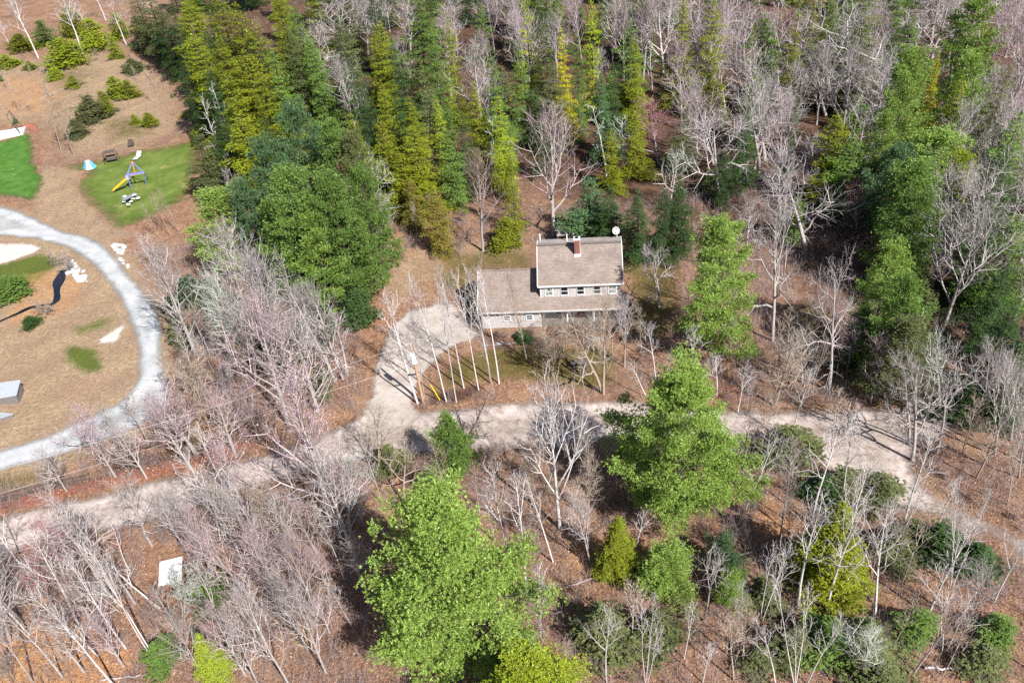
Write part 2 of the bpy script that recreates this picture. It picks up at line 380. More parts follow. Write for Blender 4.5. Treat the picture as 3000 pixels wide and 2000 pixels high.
put('orange', [(60, 800), (210, 780), (260, 830), (240, 900), (120, 950), (0, 970), (0, 920)], 3, .5)
gz = height(GV[:, 0], GV[:, 1])
ditch = edgedist(GV, gpoly([(-150, 1490), (150, 1408), (420, 1345), (740, 1262), (740, 1262.5), (420, 1345.5), (150, 1408.5)]))
gz = gz - 0.55 * np.exp(-(ditch / 1.0) ** 2)
nx, ny = len(xs), len(ys)
ii, jj = np.meshgrid(np.arange(nx - 1), np.arange(ny - 1)); q0 = (jj * nx + ii).ravel()
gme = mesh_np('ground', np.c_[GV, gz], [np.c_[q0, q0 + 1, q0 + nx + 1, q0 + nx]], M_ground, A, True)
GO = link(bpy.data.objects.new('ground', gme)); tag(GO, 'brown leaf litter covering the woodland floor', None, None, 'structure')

patch('dirt_road', 'dirt_road', M_road, .035, .8, 'pale sandy dirt road crossing below the house')
patch('driveway', 'driveway', M_drive, .055, .6, 'pale dirt driveway turning in towards the garage')
patch('gravel_drive', 'gravel_drive', M_gravel, .045, .8, 'curving blue-grey gravel drive beside the dry field')
patch('lawn', 'lawn', M_lawn, .03, .9, 'green play lawn below the wooded bank')
patch('lawn', 'fresh_lawn', M_lawn2, .04, .9, 'bright green mown lawn beside the white platform')
patch('sand_patch', 'sand_patch', M_sand, .04, .8, 'pale sand wedge inside the bend of the gravel drive')
patch('sand_patch', 'bare_sand', M_sand, .03, .6, 'bare sand patch on the inner edge of the gravel drive')
patch('red_soil', 'red_soil', M_redsoil, .03, .5, 'bright red soil strip beside the dirt road')
patch('red_path', 'red_path', M_redsoil, .035, .5, 'narrow red bark path beside the bright lawn')
patch('walkway', 'walkway', M_path, .03, .4, 'grey front walk along the house')

# the stream: a winding dark channel
cl = smooth_poly(gpoly([(-60, 965), (25, 930), (95, 898), (140, 893), (165, 880), (168, 845), (180, 805), (186, 798)]), .8)
cut = np.argmin(np.hypot(*(cl - gnd(186, 798)[:2]).T)); cl = cl[:cut + 1]
wv, wf = [], []
for i, p in enumerate(cl):
    t = cl[min(i + 1, len(cl) - 1)] - cl[max(i - 1, 0)]; t /= np.linalg.norm(t) + 1e-9
    nrm = np.array([-t[1], t[0]]); s = i / len(cl)
    hw = (.28 + .75 * max(0, s - .45) * 1.6) * (1 + .25 * math.sin(i * 1.3)) * (1 - max(0, s - .93) * 9)
    for sg in (-1, 1):
        e = p + nrm * sg * hw; wv.append((*e, height(*p) + .045))
    if i: wf.append((2 * i - 2, 2 * i - 1, 2 * i + 1, 2 * i))
so_ = link(bpy.data.objects.new('stream', mesh_np('stream', wv, [wf], M_water, None, True)))
tag(so_, 'narrow dark stream winding through the dry field', None, None, 'structure')
# ------------------------------------------------------------------ the house
def shingles(name, dark, mid, lite):
    m, n, l, b = mat_new(name); co = coords(n)
    br = n.new('ShaderNodeTexBrick'); br.inputs['Scale'].default_value = 1.0
    br.inputs['Brick Width'].default_value = .32; br.inputs['Row Height'].default_value = .15; br.inputs['Mortar Size'].default_value = .008
    br.inputs['Color1'].default_value = (*mid, 1); br.inputs['Color2'].default_value = (*lite, 1); br.inputs['Mortar'].default_value = (*dark, 1)
    l.new(n.new('ShaderNodeTexCoord').outputs['Object'], br.inputs['Vector'])
    f = noise(n, l, co, .7, 5, .7); f2 = noise(n, l, co, 14, 3, .7)
    st = ramp(n, l, f, [(.3, (.74, .72, .72)), (.7, (1.15, 1.14, 1.12))])
    st2 = ramp(n, l, f2, [(.3, (.78, .78, .78)), (.7, (1.2, 1.2, 1.2))])
    l.new(mixc(n, l, 1, mixc(n, l, 1, br.outputs[0], st, 'MULTIPLY'), st2, 'MULTIPLY'), b.inputs['Base Color'])
    b.inputs['Roughness'].default_value = .95; b.inputs['Specular IOR Level'].default_value = .15
    bump(n, l, b, mth(n, l, 'ADD', br.outputs['Fac'], mth(n, l, 'MULTIPLY', f2, .6)), .5, .02)
    return m
def siding(name, col):
    m, n, l, b = mat_new(name); co = coords(n)
    wv_ = n.new('ShaderNodeTexWave'); wv_.wave_type = 'BANDS'; wv_.bands_direction = 'Z'; wv_.wave_profile = 'SAW'; wv_.inputs['Scale'].default_value = 1.55
    l.new(co, wv_.inputs['Vector'])
    mp = n.new('ShaderNodeMapping'); mp.inputs['Scale'].default_value = (3.5, 3.5, .8); l.new(co, mp.inputs[0])
    f = noise(n, l, mp.outputs[0], 2, 6, .7)
    c = ramp(n, l, f, [(.28, tuple(x * .62 for x in col)), (.5, col), (.75, tuple(min(1, x * 1.16) for x in col))])
    l.new(c, b.inputs['Base Color']); bump(n, l, b, wv_.outputs['Fac'], .8, .025)
    return m
M_shingle = shingles('roof_shingles', (.10, .080, .072), (.19, .155, .138), (.235, .194, .174))
M_side = siding('weathered_siding', (.42, .40, .405))
M_trim = plain('white_trim', (.62, .62, .62), .6, .1)
M_darkwall = plain('porch_shade_wall', (.16, .14, .13), .8)
M_wood = plain('grey_deck_wood', (.12, .105, .10), .85, .3, 3)
M_found = plain('foundation_concrete', (.33, .32, .31), .9)
M_gutter = plain('dark_gutter', (.10, .10, .11), .5)
M_white = plain('white_metal', (.62, .63, .64), .4, .06)
M_flash = plain('pale_flashing', (.62, .6, .57), .5, .15)
M_soot = plain('flue_soot', (.02, .02, .02), .95)
M_dish = plain('dish_grey', (.23, .24, .25), .5)
mb, n_, l_, b_ = mat_new('chimney_brick'); br_ = n_.new('ShaderNodeTexBrick'); l_.new(coords(n_), br_.inputs['Vector'])
br_.inputs['Scale'].default_value = 1; br_.inputs['Brick Width'].default_value = .21; br_.inputs['Row Height'].default_value = .075; br_.inputs['Mortar Size'].default_value = .008
br_.inputs['Color1'].default_value = (.17, .06, .048, 1); br_.inputs['Color2'].default_value = (.22, .085, .065, 1); br_.inputs['Mortar'].default_value = (.26, .23, .21, 1)
l_.new(br_.outputs[0], b_.inputs['Base Color']); M_brick = mb
mg, n_, l_, b_ = mat_new('window_glass'); b_.inputs['Base Color'].default_value = (.012, .016, .022, 1); b_.inputs['Roughness'].default_value = .06; b_.inputs['Specular IOR Level'].default_value = .6
M_glass = mg
mg2, n_, l_, b_ = mat_new('curtained_glass'); b_.inputs['Roughness'].default_value = .12
l_.new(ramp(n_, l_, noise(n_, l_, coords(n_), 5, 3), [(.4, (.03, .04, .045)), (.6, (.36, .38, .36))]), b_.inputs['Base Color']); M_glass2 = mg2

HX, HY, HPSI = 12.592, 72.037, math.radians(-6.59)
W, G, ZE, DG, MF0, HE, DR, HR = 9.07, 6.87, 2.475, 3.97, 1.04, 5.097, 3.947, 7.887
SL = math.tan(math.radians(34)); OV = .3
rz = lambda y: ZE + SL * (y + OV)
house = empty('house', (HX, HY, 0), HPSI)
tag(house, 'grey clapboard house with brown shingle roofs, front porch and attached garage wing', 'house')
xl = -W - G; ZR = rz(DG); YB = MF0 + DR + 1.49
def slab(a, b, c, d, t=.14):
    """roof slab: four top corners, thickness straight down"""
    return MB().prism([(p[0], p[1], p[2] - t) for p in (a, b, c, d)], (0, 0, t))
# walls
b = MB()
b.prism([(xl, 0, .06), (xl, 2 * DG, .06), (xl, 2 * DG, rz(0) - .16), (xl, DG, ZR - .17), (xl, 0, rz(0) - .16)], (G, 0, 0))
b.build('garage_wall', M_side, house)
b = MB()
sF = (HR - HE) / (DR + OV)
zt = HE + sF * OV
b.prism([(-W + .004, MF0, .06), (-W + .004, YB - .25, .06), (-W + .004, YB - .25, HR - .38), (-W + .004, MF0 + DR, HR - .17), (-W + .004, MF0, zt - .17)], (W - .04, 0, 0))
b.build('main_wall', M_side, house)
MB().box(xl + .03, -.06, .05, 2 * DG - .05, -.3, .056).build('foundation', M_found, house)
# porch
MB().box(-W + .01, -.02, .02, MF0 - .005, .06, .36).build('porch_floor', M_wood, house)
for k, px in enumerate((-.1, -3.1, -6.1)):
    MB().box(px - .07, px + .07, .03, .17, .362, ZE + .02).build('post', M_trim, house)
MB().box(-W + .02, -.02, .05, .15, ZE + .022, ZE + .15).build('porch_beam', M_trim, house)
d_ = MB().box(-5.0, -4.05, MF0 - .05, MF0 - .003, .37, 2.35).build('door', plain('front_door_red', (.16, .07, .06), .5), house)
MB().tube((-4.15, MF0 - .11, 1.35), (-4.15, MF0 - .05, 1.35), .03).build('handle', M_white, d_)
# lower roof: garage gable whose front slope runs on across the porch
MBs = slab((xl - .25, -OV, ZE), (-W - .003, -OV, ZE), (-W - .003, DG, ZR), (xl - .25, DG, ZR))
rg = MBs.build('garage_roof', M_shingle, house)
slab((xl - .25, DG + .002, ZR), (-W - .003, DG + .002, ZR), (-W - .003, 2 * DG + OV, ZE), (xl - .25, 2 * DG + OV, ZE)).build('garage_rear_roof', M_shingle, house)
slab((-W, -OV, ZE), (.25, -OV, ZE), (.25, MF0 - .003, rz(MF0)), (-W, MF0 - .003, rz(MF0))).build('porch_roof', M_shingle, house)
MB().bar((xl - .26, DG, ZR + .02), (-W - .01, DG, ZR + .02), .3, .05).build('ridge_cap', M_shingle, rg)
# main roof
rm = slab((-W - .2, MF0 - OV, HE), (.2, MF0 - OV, HE), (.2, MF0 + DR, HR), (-W - .2, MF0 + DR, HR), .16).build('main_roof', M_shingle, house)
slab((-W - .2, MF0 + DR + .002, HR), (.2, MF0 + DR + .002, HR), (.2, YB, HR - .2), (-W - .2, YB, HR - .2), .16).build('rear_roof', shingles('rear_shingles', (.13, .115, .113), (.235, .21, .20), (.28, .252, .24)), house)
MB().bar((-W - .2, MF0 + DR - .02, HR + .02), (.2, MF0 + DR - .02, HR + .02), .36, .07).build('ridge_vent', plain('ridge_vent_grey', (.12, .105, .1), .9), rm)
# white trim: eaves, rakes, corner boards
MB().box(-W - .22, .22, MF0 - OV - .06, MF0 - OV - .003, HE - .17, HE + .01).build('fascia', M_trim, house)
MB().box(xl - .27, .27, -OV - .06, -OV - .003, ZE - .13, ZE - .005).build('fascia', M_trim, house)
MB().box(xl - .27, .27, -OV - .16, -OV - .063, ZE - .12, ZE - .01).build('gutter', plain('grey_gutter', (.30, .30, .31), .5), house)
for xx, y0, z0, y1, z1 in ((-W - .235, MF0 - OV, HE, MF0 + DR, HR), (.235, MF0 - OV, HE, MF0 + DR, HR), (xl - .285, -OV, ZE, DG, ZR), (xl - .285, 2 * DG + OV, ZE, DG, ZR), (-W - .235, YB, HR - .2, MF0 + DR, HR), (.235, YB, HR - .2, MF0 + DR, HR)):
    MB().prism([(xx - .03, y0, z0 - .17), (xx - .03, y1, z1 - .17), (xx - .03, y1, z1 + .015), (xx - .03, y0, z0 + .015)], (.06, 0, 0)).build('rake_board', M_trim, house)
for cx, cy, z0, z1 in ((-W + .07, MF0 - .012, rz(MF0), HE - .1), (-.09, MF0 - .012, rz(MF0), HE - .1), (xl + .06, -.012, .06, ZE), (-W - .06, -.012, .06, ZE)):
    MB().box(cx - .06, cx + .06, cy - .012, cy + .008, z0, z1).build('corner_board', M_trim, house)
MB().box(xl + .02, -W - .02, -.03, -.003, ZE - .32, ZE - .165).build('frieze', M_gutter, house)
MB().tube((xl + .12, -.14, .15), (xl + .12, -.14, ZE - .1), .045).build('downspout', M_white, house)
def window(cx, y, z0, z1, wd_, glass, rows=2, frame=.075):
    w = MB()
    x0, x1 = cx - wd_ / 2, cx + wd_ / 2
    w.box(x0 - frame, x0, y - .06, y - .003, z0 - frame, z1 + frame).box(x1, x1 + frame, y - .06, y - .003, z0 - frame, z1 + frame)
    w.box(x0, x1, y - .06, y - .003, z1, z1 + frame)
    o = w.build('window', M_trim, house)
    MB().box(x0 - frame - .03, x1 + frame + .03, y - .10, y - .004, z0 - frame - .035, z0 - .002).build('sill', M_trim, o)
    h = (z1 - z0) / rows
    for r in range(rows):
        MB().box(x0, x1, y - .03 + .008 * r, y - .012, z0 + r * h + .02, z0 + (r + 1) * h - .02).build('pane', glass, o)
    MB().box(x0 + .001, x1 - .001, y - .055, y - .032, z0 + h - .03, z0 + h + .03).build('sash_bar', M_trim, o)
    return o
for cx, gl, fr in ((-8.05, M_glass2, .1), (-6.33, M_glass, .05), (-4.53, M_glass, .05), (-2.67, M_glass, .05), (-.99, M_glass2, .1)):
    window(cx, MF0, 3.66, 4.66, .74, gl, 2, fr)
for cx in (-12.96, -10.39): window(cx, 0, 1.15, 1.72, .66, M_glass, 2, .09)
window(-2.2, MF0, 1.1, 2.1, .8, M_glass); window(-7.0, MF0, 1.1, 2.1, .8, M_glass)
# chimney, pipes, dish
cyc, cxc = MF0 + DR - .95, -4.75
zc = HE + sF * (cyc - (MF0 - OV))
ch = MB().box(cxc - .3, cxc + .3, cyc - .3, cyc + .3, zc - .35, zc + 1.75).build('chimney', M_brick, house)
MB().box(cxc - .36, cxc + .36, cyc - .36, cyc + .36, zc + 1.752, zc + 1.88).build('chimney_cap', M_white, ch)
MB().box(cxc - .17, cxc + .17, cyc - .17, cyc + .17, zc + 1.882, zc + 2.02).build('flue', M_soot, ch)
MB().box(cxc - .40, cxc + .40, cyc - .44, cyc - .302, zc - .38, zc - .02).build('flashing', M_flash, ch)
MB().box(cxc + .302, cxc + .34, cyc - .3, cyc + .3, zc - .2, zc + 1.2).build('flashing', M_flash, ch)
for px_, py_ in ((-W + .1, YB - .3), (-5.9, YB - .7)):
    MB().tube((px_, py_, HR - .25), (px_, py_, HR + .75), .07).build('vent_pipe', M_white, house)
sdish = MB()
NR, NS = 6, 20
vs = [(0, -.02, 0)]; fs = []
for i in range(1, NR + 1):
    r = .42 * i / NR
    for k in range(NS):
        t = 2 * math.pi * k / NS; vs.append((r * math.cos(t), -.02 - .35 * r * r, r * math.sin(t)))
for k in range(NS):
    fs.append((0, 1 + k, 1 + (k + 1) % NS))
    for i in range(NR - 1):
        a = 1 + i * NS; fs.append((a + k, a + NS + k, a + NS + (k + 1) % NS, a + (k + 1) % NS))
di = MB().add(vs, fs).build('satellite_dish', M_dish, house)
di.location = (-.35, YB - .35, HR + .75); di.rotation_euler = (math.radians(-28), 0, math.radians(20))
sm = di.modifiers.new('thick', 'SOLIDIFY'); sm.thickness = .025
rim = MB()
for k in range(NS):
    a = 2 * math.pi * k / NS; c = 2 * math.pi * (k + 1) / NS
    rim.tube((.42 * math.cos(a), -.085, .42 * math.sin(a)), (.42 * math.cos(c), -.085, .42 * math.sin(c)), .018, n=5, caps=False)
rim.build('rim', M_white, di)
MB().tube((0, -.03, -.4), (0, -.5, -.12), .014, n=6).box(-.05, .05, -.56, -.46, -.16, -.06).build('feed_arm', M_white, di)
MB().tube((-.22, YB - .3, HR - .2), (-.22, YB - .3, HR + .7), .035).build('dish_mast', M_white, house)
# ------------------------------------------------------------------ tree growers (numpy)
def tubes(segs, n):
    """segs: array rows p0(3) p1(3) r0 r1 v -> verts, quads, v"""
    S = np.asarray(segs, float)
    if not len(S): return np.zeros((0, 3)), np.zeros((0, 4), int), np.zeros(0)
    p0, p1 = S[:, 0:3], S[:, 3:6]
    d = p1 - p0; L = np.linalg.norm(d, axis=1, keepdims=True) + 1e-9; d = d / L
    ref = np.where(np.abs(d[:, 2:3]) > .9, np.array([[1., 0, 0]]), np.array([[0, 0, 1.]]))
    u = np.cross(d, ref); u /= np.linalg.norm(u, axis=1, keepdims=True) + 1e-9; w = np.cross(d, u)
    a = 2 * np.pi * np.arange(n) / n
    ring = u[:, None, :] * np.cos(a)[None, :, None] + w[:, None, :] * np.sin(a)[None, :, None]
    e = d * np.minimum(.04, L * .1)
    V = np.concatenate([(p0 - e)[:, None] + ring * S[:, 6][:, None, None], (p1 + e)[:, None] + ring * S[:, 7][:, None, None]], 1)
    N = len(S); base = (np.arange(N) * 2 * n)[:, None]; k = np.arange(n)[None]; k2 = (k + 1) % n
    Q = np.stack([base + k, base + k2, base + n + k2, base + n + k], -1).reshape(-1, 4)
    return V.reshape(-1, 3), Q, np.repeat(S[:, 8], 2 * n)
def unit(v): return v / (np.linalg.norm(v) + 1e-9)
def rot_about(v, axis, ang):
    axis = unit(axis); c, s = math.cos(ang), math.sin(ang)
    return v * c + np.cross(axis, v) * s + axis * (axis @ v) * (1 - c)
def perp(d, az):
    u = np.cross(d, [0, 0, 1.]) if abs(d[2]) < .95 else np.array([1., 0, 0]); u = unit(u); w = np.cross(d, u)
    return u * math.cos(az) + w * math.sin(az)

FORM = {  # nlimb, limb start, limb angle, limb len, crookedness, up-tropism, n2, n3, n4, trunk radius, leader
    'oak':   dict(nl=11, st=.28, ang=(50, 85), ll=.46, wob=.36, up=.10, n=(7, 5, 2), r=.022, lead=.82),
    'maple': dict(nl=13, st=.22, ang=(28, 50), ll=.50, wob=.16, up=.22, n=(7, 5, 2), r=.017, lead=.95),
    'birch': dict(nl=9, st=.46, ang=(20, 48), ll=.32, wob=.20, up=.16, n=(5, 3, 1), r=.0105, lead=1.0),
    'thin':  dict(nl=10, st=.38, ang=(25, 55), ll=.24, wob=.16, up=.20, n=(5, 3, 2), r=.0085, lead=1.0),
    'snag':  dict(nl=12, st=.20, ang=(40, 80), ll=.20, wob=.30, up=.05, n=(4, 3, 0), r=.013, lead=.95),
}
def grow(seed, form, H=15.0, stems=1):
    f = FORM[form]; R = np.random.default_rng(seed)
    big, small, ends = [], [], []
    def chain(p, d, L, r0, r1, ns, wob, up, store, v0=.8):
        P = [p]; D = []; v = v0 + R.random() * .4 - .15
        for i in range(ns):
            d = unit(d + R.normal(0, wob, 3) * .55 + np.array([0, 0, up]) * .5)
            q = p + d * L / ns
            ra = r0 + (r1 - r0) * i / ns; rb = r0 + (r1 - r0) * (i + 1) / ns
            store.append((*p, *q, ra, rb, v)); p = q; P.append(p); D.append(d)
        return P, D
    def kids(P, D, L, r, lvl):
        nn = f['n'][lvl - 2]
        if nn == 0: return
        ns = len(D); az = R.uniform(0, 6.28)
        for k in range(nn):
            t = .22 + .78 * (k + R.uniform(.2, .9)) / nn
            x = min(t * ns, ns - 1e-3); i = int(x); p = P[i] + (P[i + 1] - P[i]) * (x - i)
            az += 2.4 + R.normal(0, .4)
            d = rot_about(D[i], perp(D[i], az), math.radians(R.uniform(28, 62)))
            l = L * (.62 if lvl < 4 else .55) * (1.15 - .55 * t) * R.uniform(.6, 1.2)
            if lvl == 2:
                a, b = max(.018, r * .55), .014
                P2, D2 = chain(p, d, l, a, b, 4, f['wob'], f['up'], small, .75); kids(P2, D2, l, a, 3)
            elif lvl == 3:
                P2, D2 = chain(p, d, l, .0155, .009, 3, f['wob'], f['up'], small, .3); kids(P2, D2, l, .012, 4)
            else:
                e = p + unit(d + np.array([0, 0, f['up']])) * max(l, .25)
                small.append((*p, *e, .0095, .004, R.random() * .4)); ends.append(e)
    for s in range(stems):
        d0 = np.array([0, 0, 1.])
        base = np.zeros(3)
        h = H * (1 if s == 0 else R.uniform(.72, 1.0))
        if stems > 1:
            az = 6.28 * s / stems + R.uniform(-.4, .4); tl = math.radians(R.uniform(4, 20)); base = np.array([math.cos(az), math.sin(az), 0]) * R.uniform(.05, .3)
            d0 = np.array([math.cos(az) * math.sin(tl), math.sin(az) * math.sin(tl), math.cos(tl)])
        r = f['r'] * H * (1 if stems == 1 else .62)
        P, D = chain(base - np.array([0, 0, .3]), d0, h * f['lead'], r, r * .14 + .006, 11, f['wob'] * .22, .10, big)
        ns = len(D); az = R.uniform(0, 6.28); nl = f['nl'] if stems == 1 else max(5, int(f['nl'] * .6))
        for k in range(nl):
            t = f['st'] + (.99 - f['st']) * (k + R.uniform(.1, .9)) / nl
            x = min(t * ns, ns - 1e-3); i = int(x); p = P[i] + (P[i + 1] - P[i]) * (x - i)
            az += 2.4 + R.normal(0, .5)
            u = (t - f['st']) / (1 - f['st'])
            ang = math.radians(R.uniform(*f['ang']) * (1.1 - .45 * u))
            d = rot_about(D[i], perp(D[i], az), ang)
            l = h * f['ll'] * (1.05 - .62 * u) * R.uniform(.65, 1.15)
            a = max(.03, r * (1 - t) * .55 + .016)
            P2, D2 = chain(p, d, l, a, .02, 6, f['wob'], f['up'], big if a > .04 or form == 'birch' else small)
            kids(P2, D2, l, a, 2)
        kids(P[-4:], D[-3:], h * .22, .02, 2)
    return big, small, np.array(ends) if ends else np.zeros((0, 3))

def blades(P, D, K, ln, wd_, spread, R, flat=None):
    """K thin needle blades at every point P around direction D"""
    N = len(P)
    P = np.repeat(P, K, 0); D = np.repeat(D, K, 0)
    rv = R.normal(size=P.shape); rv /= np.linalg.norm(rv, axis=1, keepdims=True)
    if flat is not None: rv[:, 2] *= flat
    d = D + rv * spread; d /= np.linalg.norm(d, axis=1, keepdims=True) + 1e-9
    L = ln * R.uniform(.6, 1.25, (len(P), 1))
    sd_ = np.cross(d, R.normal(size=P.shape)); sd_ /= np.linalg.norm(sd_, axis=1, keepdims=True) + 1e-9
    if flat is not None:
        s2 = np.cross(d, np.array([0, 0, 1.])); s2 /= np.linalg.norm(s2, axis=1, keepdims=True) + 1e-9
        sd_ = s2 * .95 + sd_ * .22
    else:
        s2 = np.cross(d, np.array([0, 0, 1.])); s2 /= np.linalg.norm(s2, axis=1, keepdims=True) + 1e-9; sd_ = s2 * .4 + sd_ * .75
    w = wd_ * R.uniform(.6, 1.3, (len(P), 1))
    P = P + R.normal(0, ln * .18, P.shape)
    V = np.stack([P - sd_ * w * .35, P + d * L * .55 + sd_ * w, P + d * L, P + d * L * .5 - sd_ * w], 1).reshape(-1, 3)
    v = np.repeat(np.repeat(R.random(N), K) * .7 + R.random(N * K) * .3, 4)
    q = (np.arange(N * K) * 4)[:, None] + np.arange(4)
    return V, q, v
def conifer(seed, kind, H, RAD, dens=1.0):
    """returns trunk segs, limb segs, foliage (P, D)"""
    R = np.random.default_rng(seed); tr, lm, P, D = [], [], [], []
    r = .014 * H + .03; ns = 12; bend = R.normal(0, .012 * H, 2)
    cen = lambda z: np.array([bend[0] * math.sin(z / H * 2.6), bend[1] * math.sin(z / H * 2.1), z])
    for i in range(ns):
        a, b = cen(-.3 + (H + .25) * i / ns), cen(-.3 + (H + .25) * (i + 1) / ns)
        tr.append((*a, *b, r * (1 - i / ns) + .012, r * (1 - (i + 1) / ns) + .012, R.random()))
    pine = kind == 'pine'
    cone = kind == 'cone'; kind = 'hem' if cone else kind
    z0 = {'pine': .14, 'hem': .07, 'bush': .03}[kind] * H
    gap = {'pine': .60, 'hem': .62, 'bush': .30}[kind] * (H / 16) ** .5 / dens
    z = z0; lob = R.uniform(0, 6.28, 4); la = R.uniform(.16, .32, 2) * (.35 if cone else 1)
    while z < H * .985:
        t = (z - z0) / (H - z0)
        if pine: pr = (1 - t) ** .52 * (.74 + .26 * min(1, t / .25)) + .05
        elif cone: pr = (1 - t) ** .78 * (.88 + .12 * min(1, t / .1)) + .02
        elif kind == 'hem': pr = (1 - t) ** .62 * (.80 + .20 * min(1, t / .12)) * (1 + .16 * math.sin(t * 9 + lob[2])) + .03
        else: pr = (1 - t) ** .65 * (.72 + .28 * min(1, t / .3)) + .06
        nb = int(R.integers(5, 8)) if pine else int(R.integers(5, 8))
        a0 = R.uniform(0, 6.28)
        for k in range(nb):
            az = a0 + 6.28 * k / nb + R.normal(0, .22)
            if R.random() < (.07 if pine else .05): continue
            lump = 1 + la[0] * math.sin(2 * az + lob[0] + 4 * t) + la[1] * math.sin(3 * az + lob[1] - 6 * t)
            L = RAD * pr * lump * R.uniform(.62, 1.14)
            if L < .12: L = .12
            el = (math.radians(-2 + 52 * t ** 1.5 + R.normal(0, 8))) if pine else math.radians(8 + 45 * t ** 2 + R.normal(0, 7))
            hd = np.array([math.cos(az), math.sin(az), 0]); sdv = np.array([-hd[1], hd[0], 0])
            sag = .16 if pine else -.34
            def pt(s): return cen(z) + hd * (L * s * math.cos(el)) + np.array([0, 0, L * s * math.sin(el) + sag * L * s * s])
            prev = pt(0)
            for s in (.34, .67, 1.0):
                q = pt(s); lm.append((*prev, *q, .012 + .022 * L / 4 * (1.05 - s), .01 + .018 * L / 4 * (1 - s), R.random())); prev = q
            if pine:
                m = max(1, int(L * .70 / (.95 / dens)))
                for j in range(m + 1):
                    s = 1.0 if j == m else .34 + .64 * (j + R.uniform(0, 1)) / m
                    wl = L * .36 * (1.05 - s) ** .7
                    for sg in ((0,) if wl < .3 else (-1, 1) if s < .75 else (-1, 0, 1)):
                        off = sg * R.uniform(.55, 1.05) * wl
                        c = pt(min(s, 1.02)) + sdv * off + hd * abs(off) * .45 + np.array([0, 0, R.normal(.05, .12)])
                        rad = R.uniform(.28, .62) * (1 if L > 1.2 else .7)
                        nt_ = max(4, int(R.uniform(15, 21) * dens * (rad / .45) ** 1.8))
                        o = R.normal(size=(nt_, 3)) * rad * np.array([.62, .62, .30])
                        dv = o / rad * .8 + np.array([0, 0, .75]) + hd * .35
                        P.extend(c + o); D.extend(dv)
                continue
            step = .24 / dens
            m = max(2, int(L * (.80 if pine else .9) / step))
            for j in range(m):
                s = (.22 if pine else .12) + (.80 if pine else .9) * (j + R.uniform(0, 1)) / m
                c = pt(min(s, 1.02))
                wl = L * (.34 if pine else .42) * (1.08 - s) ** .8 * (min(1, s / .45)) + .10
                nt_ = max(1, int(2 * wl / .26 * dens))
                for q in range(nt_):
                    off = R.uniform(-1, 1)
                    dv = hd * (.35 + .3 * abs(off)) + sdv * off * .8
                    pos = c + sdv * off * wl + hd * abs(off) * wl * .45 + np.array([0, 0, R.normal(-.02, .05) - (0 if pine else .22 * abs(off) * wl)])
                    up = R.uniform(-.25, .12)
                    P.append(pos); D.append(dv + np.array([0, 0, up]))
        z += gap * R.uniform(.75, 1.25) * (1 if t < .8 else .75)
    for s in range(8 if pine else 6):
        P.append(cen(H) - np.array([0, 0, .12 * s])); D.append(np.array([R.normal(0, .4), R.normal(0, .4), 1.0]))
    return tr, lm, np.array(P), np.array(D)

PROTO = {}
def mesh_pair(key, trunk_segs, nside, Vc, Fc, vc, crown_mat, H, rad):
    tv, tq, ta = tubes(trunk_segs, nside)
    t = mesh_np('trunk', tv, [tq], MBARK, {'v': ta}, True)
    c = mesh_np('crown', Vc, Fc, crown_mat, {'v': vc}, False)
    PROTO.setdefault(key, []).append((t, c, H, rad))
def make_bare(key, form, seed, H=15.0, stems=1, buds=0):
    big, small, ends = grow(seed, form, H, stems)
    V, Q, v = tubes(small, 3)
    F = [Q]
    if buds:
        R = np.random.default_rng(seed); E = np.repeat(ends, buds, 0); E = E + R.normal(0, .10, E.shape)
        Vb, qb, vb = blades(E, R.normal(size=E.shape) + [0, 0, .6], 1, .13, .045, .3, R)
        V = np.r_[V, Vb]; F = [Q, qb + len(V) - len(Vb)]; v = np.r_[v, vb * .5 + .5]
    rr = np.percentile(np.hypot(V[:, 0], V[:, 1]), 96)
    top = np.percentile(V[:, 2], 99.7)
    mesh_pair(key, big, 7, V, F, v, MTWIG, top, rr)
def make_con(key, kind, seed, H, RAD, dens, K, ln, wd_, spread, flat=None):
    tr, lm, P, D = conifer(seed, kind, H, RAD, dens)
    R = np.random.default_rng(seed + 99)
    V, q, v = blades(P, D, K, ln, wd_, spread, R, flat)
    rr = np.percentile(np.hypot(V[:, 0], V[:, 1]), 97)
    mesh_pair(key, tr + lm, 6, V, [q], v, MF, float(np.percentile(V[:, 2], 99.9)), rr)
for s in range(4): make_bare('oak', 'oak', 100 + s)
for s in range(4): make_bare('maple', 'maple', 200 + s)
for s in range(3): make_bare('redmaple', 'maple', 230 + s, buds=1)
for s in range(4): make_bare('birch', 'birch', 300 + s)
for s in range(4): make_bare('thin', 'thin', 400 + s, 12)
for s in range(3): make_bare('fan', 'thin', 500 + s, 8, stems=7)
for s in range(2): make_bare('clump', 'birch', 520 + s, 12, stems=3)
for s in range(3): make_bare('snag', 'snag', 600 + s, 12)
for s in range(4): make_con('pine', 'pine', 700 + s, 16, 4.3, .98, 7, .22, .044, 1.1)
make_con('bigpine', 'pine', 760, 16, 5.0, 1.15, 8, .19, .036, 1.1)
make_con('roadpine', 'pine', 761, 17, 6.4, 1.22, 9, .185, .034, 1.1)
make_con('nearpine', 'pine', 762, 18, 5.8, 1.22, 9, .18, .033, 1.1)
make_con('youngpine', 'pine', 763, 7.5, 3.0, 1.15, 8, .18, .034, 1.1)
for s in range(5): make_con('hem', 'hem', 800 + s, 18, 4.5, .92, 4, .34, .060, .55, .25)
for s in range(3): make_con('cone', 'cone', 840 + s, 12, 3.6, 1.4, 5, .20, .038, .7, .5)
for s in range(3): make_con('bush', 'bush', 900 + s, 5, 2.1, 1.0, 5, .22, .045, .65, .35)
NTRI = sum(2 * (len(t.polygons) + len(c.polygons)) for L in PROTO.values() for t, c, *_ in L)
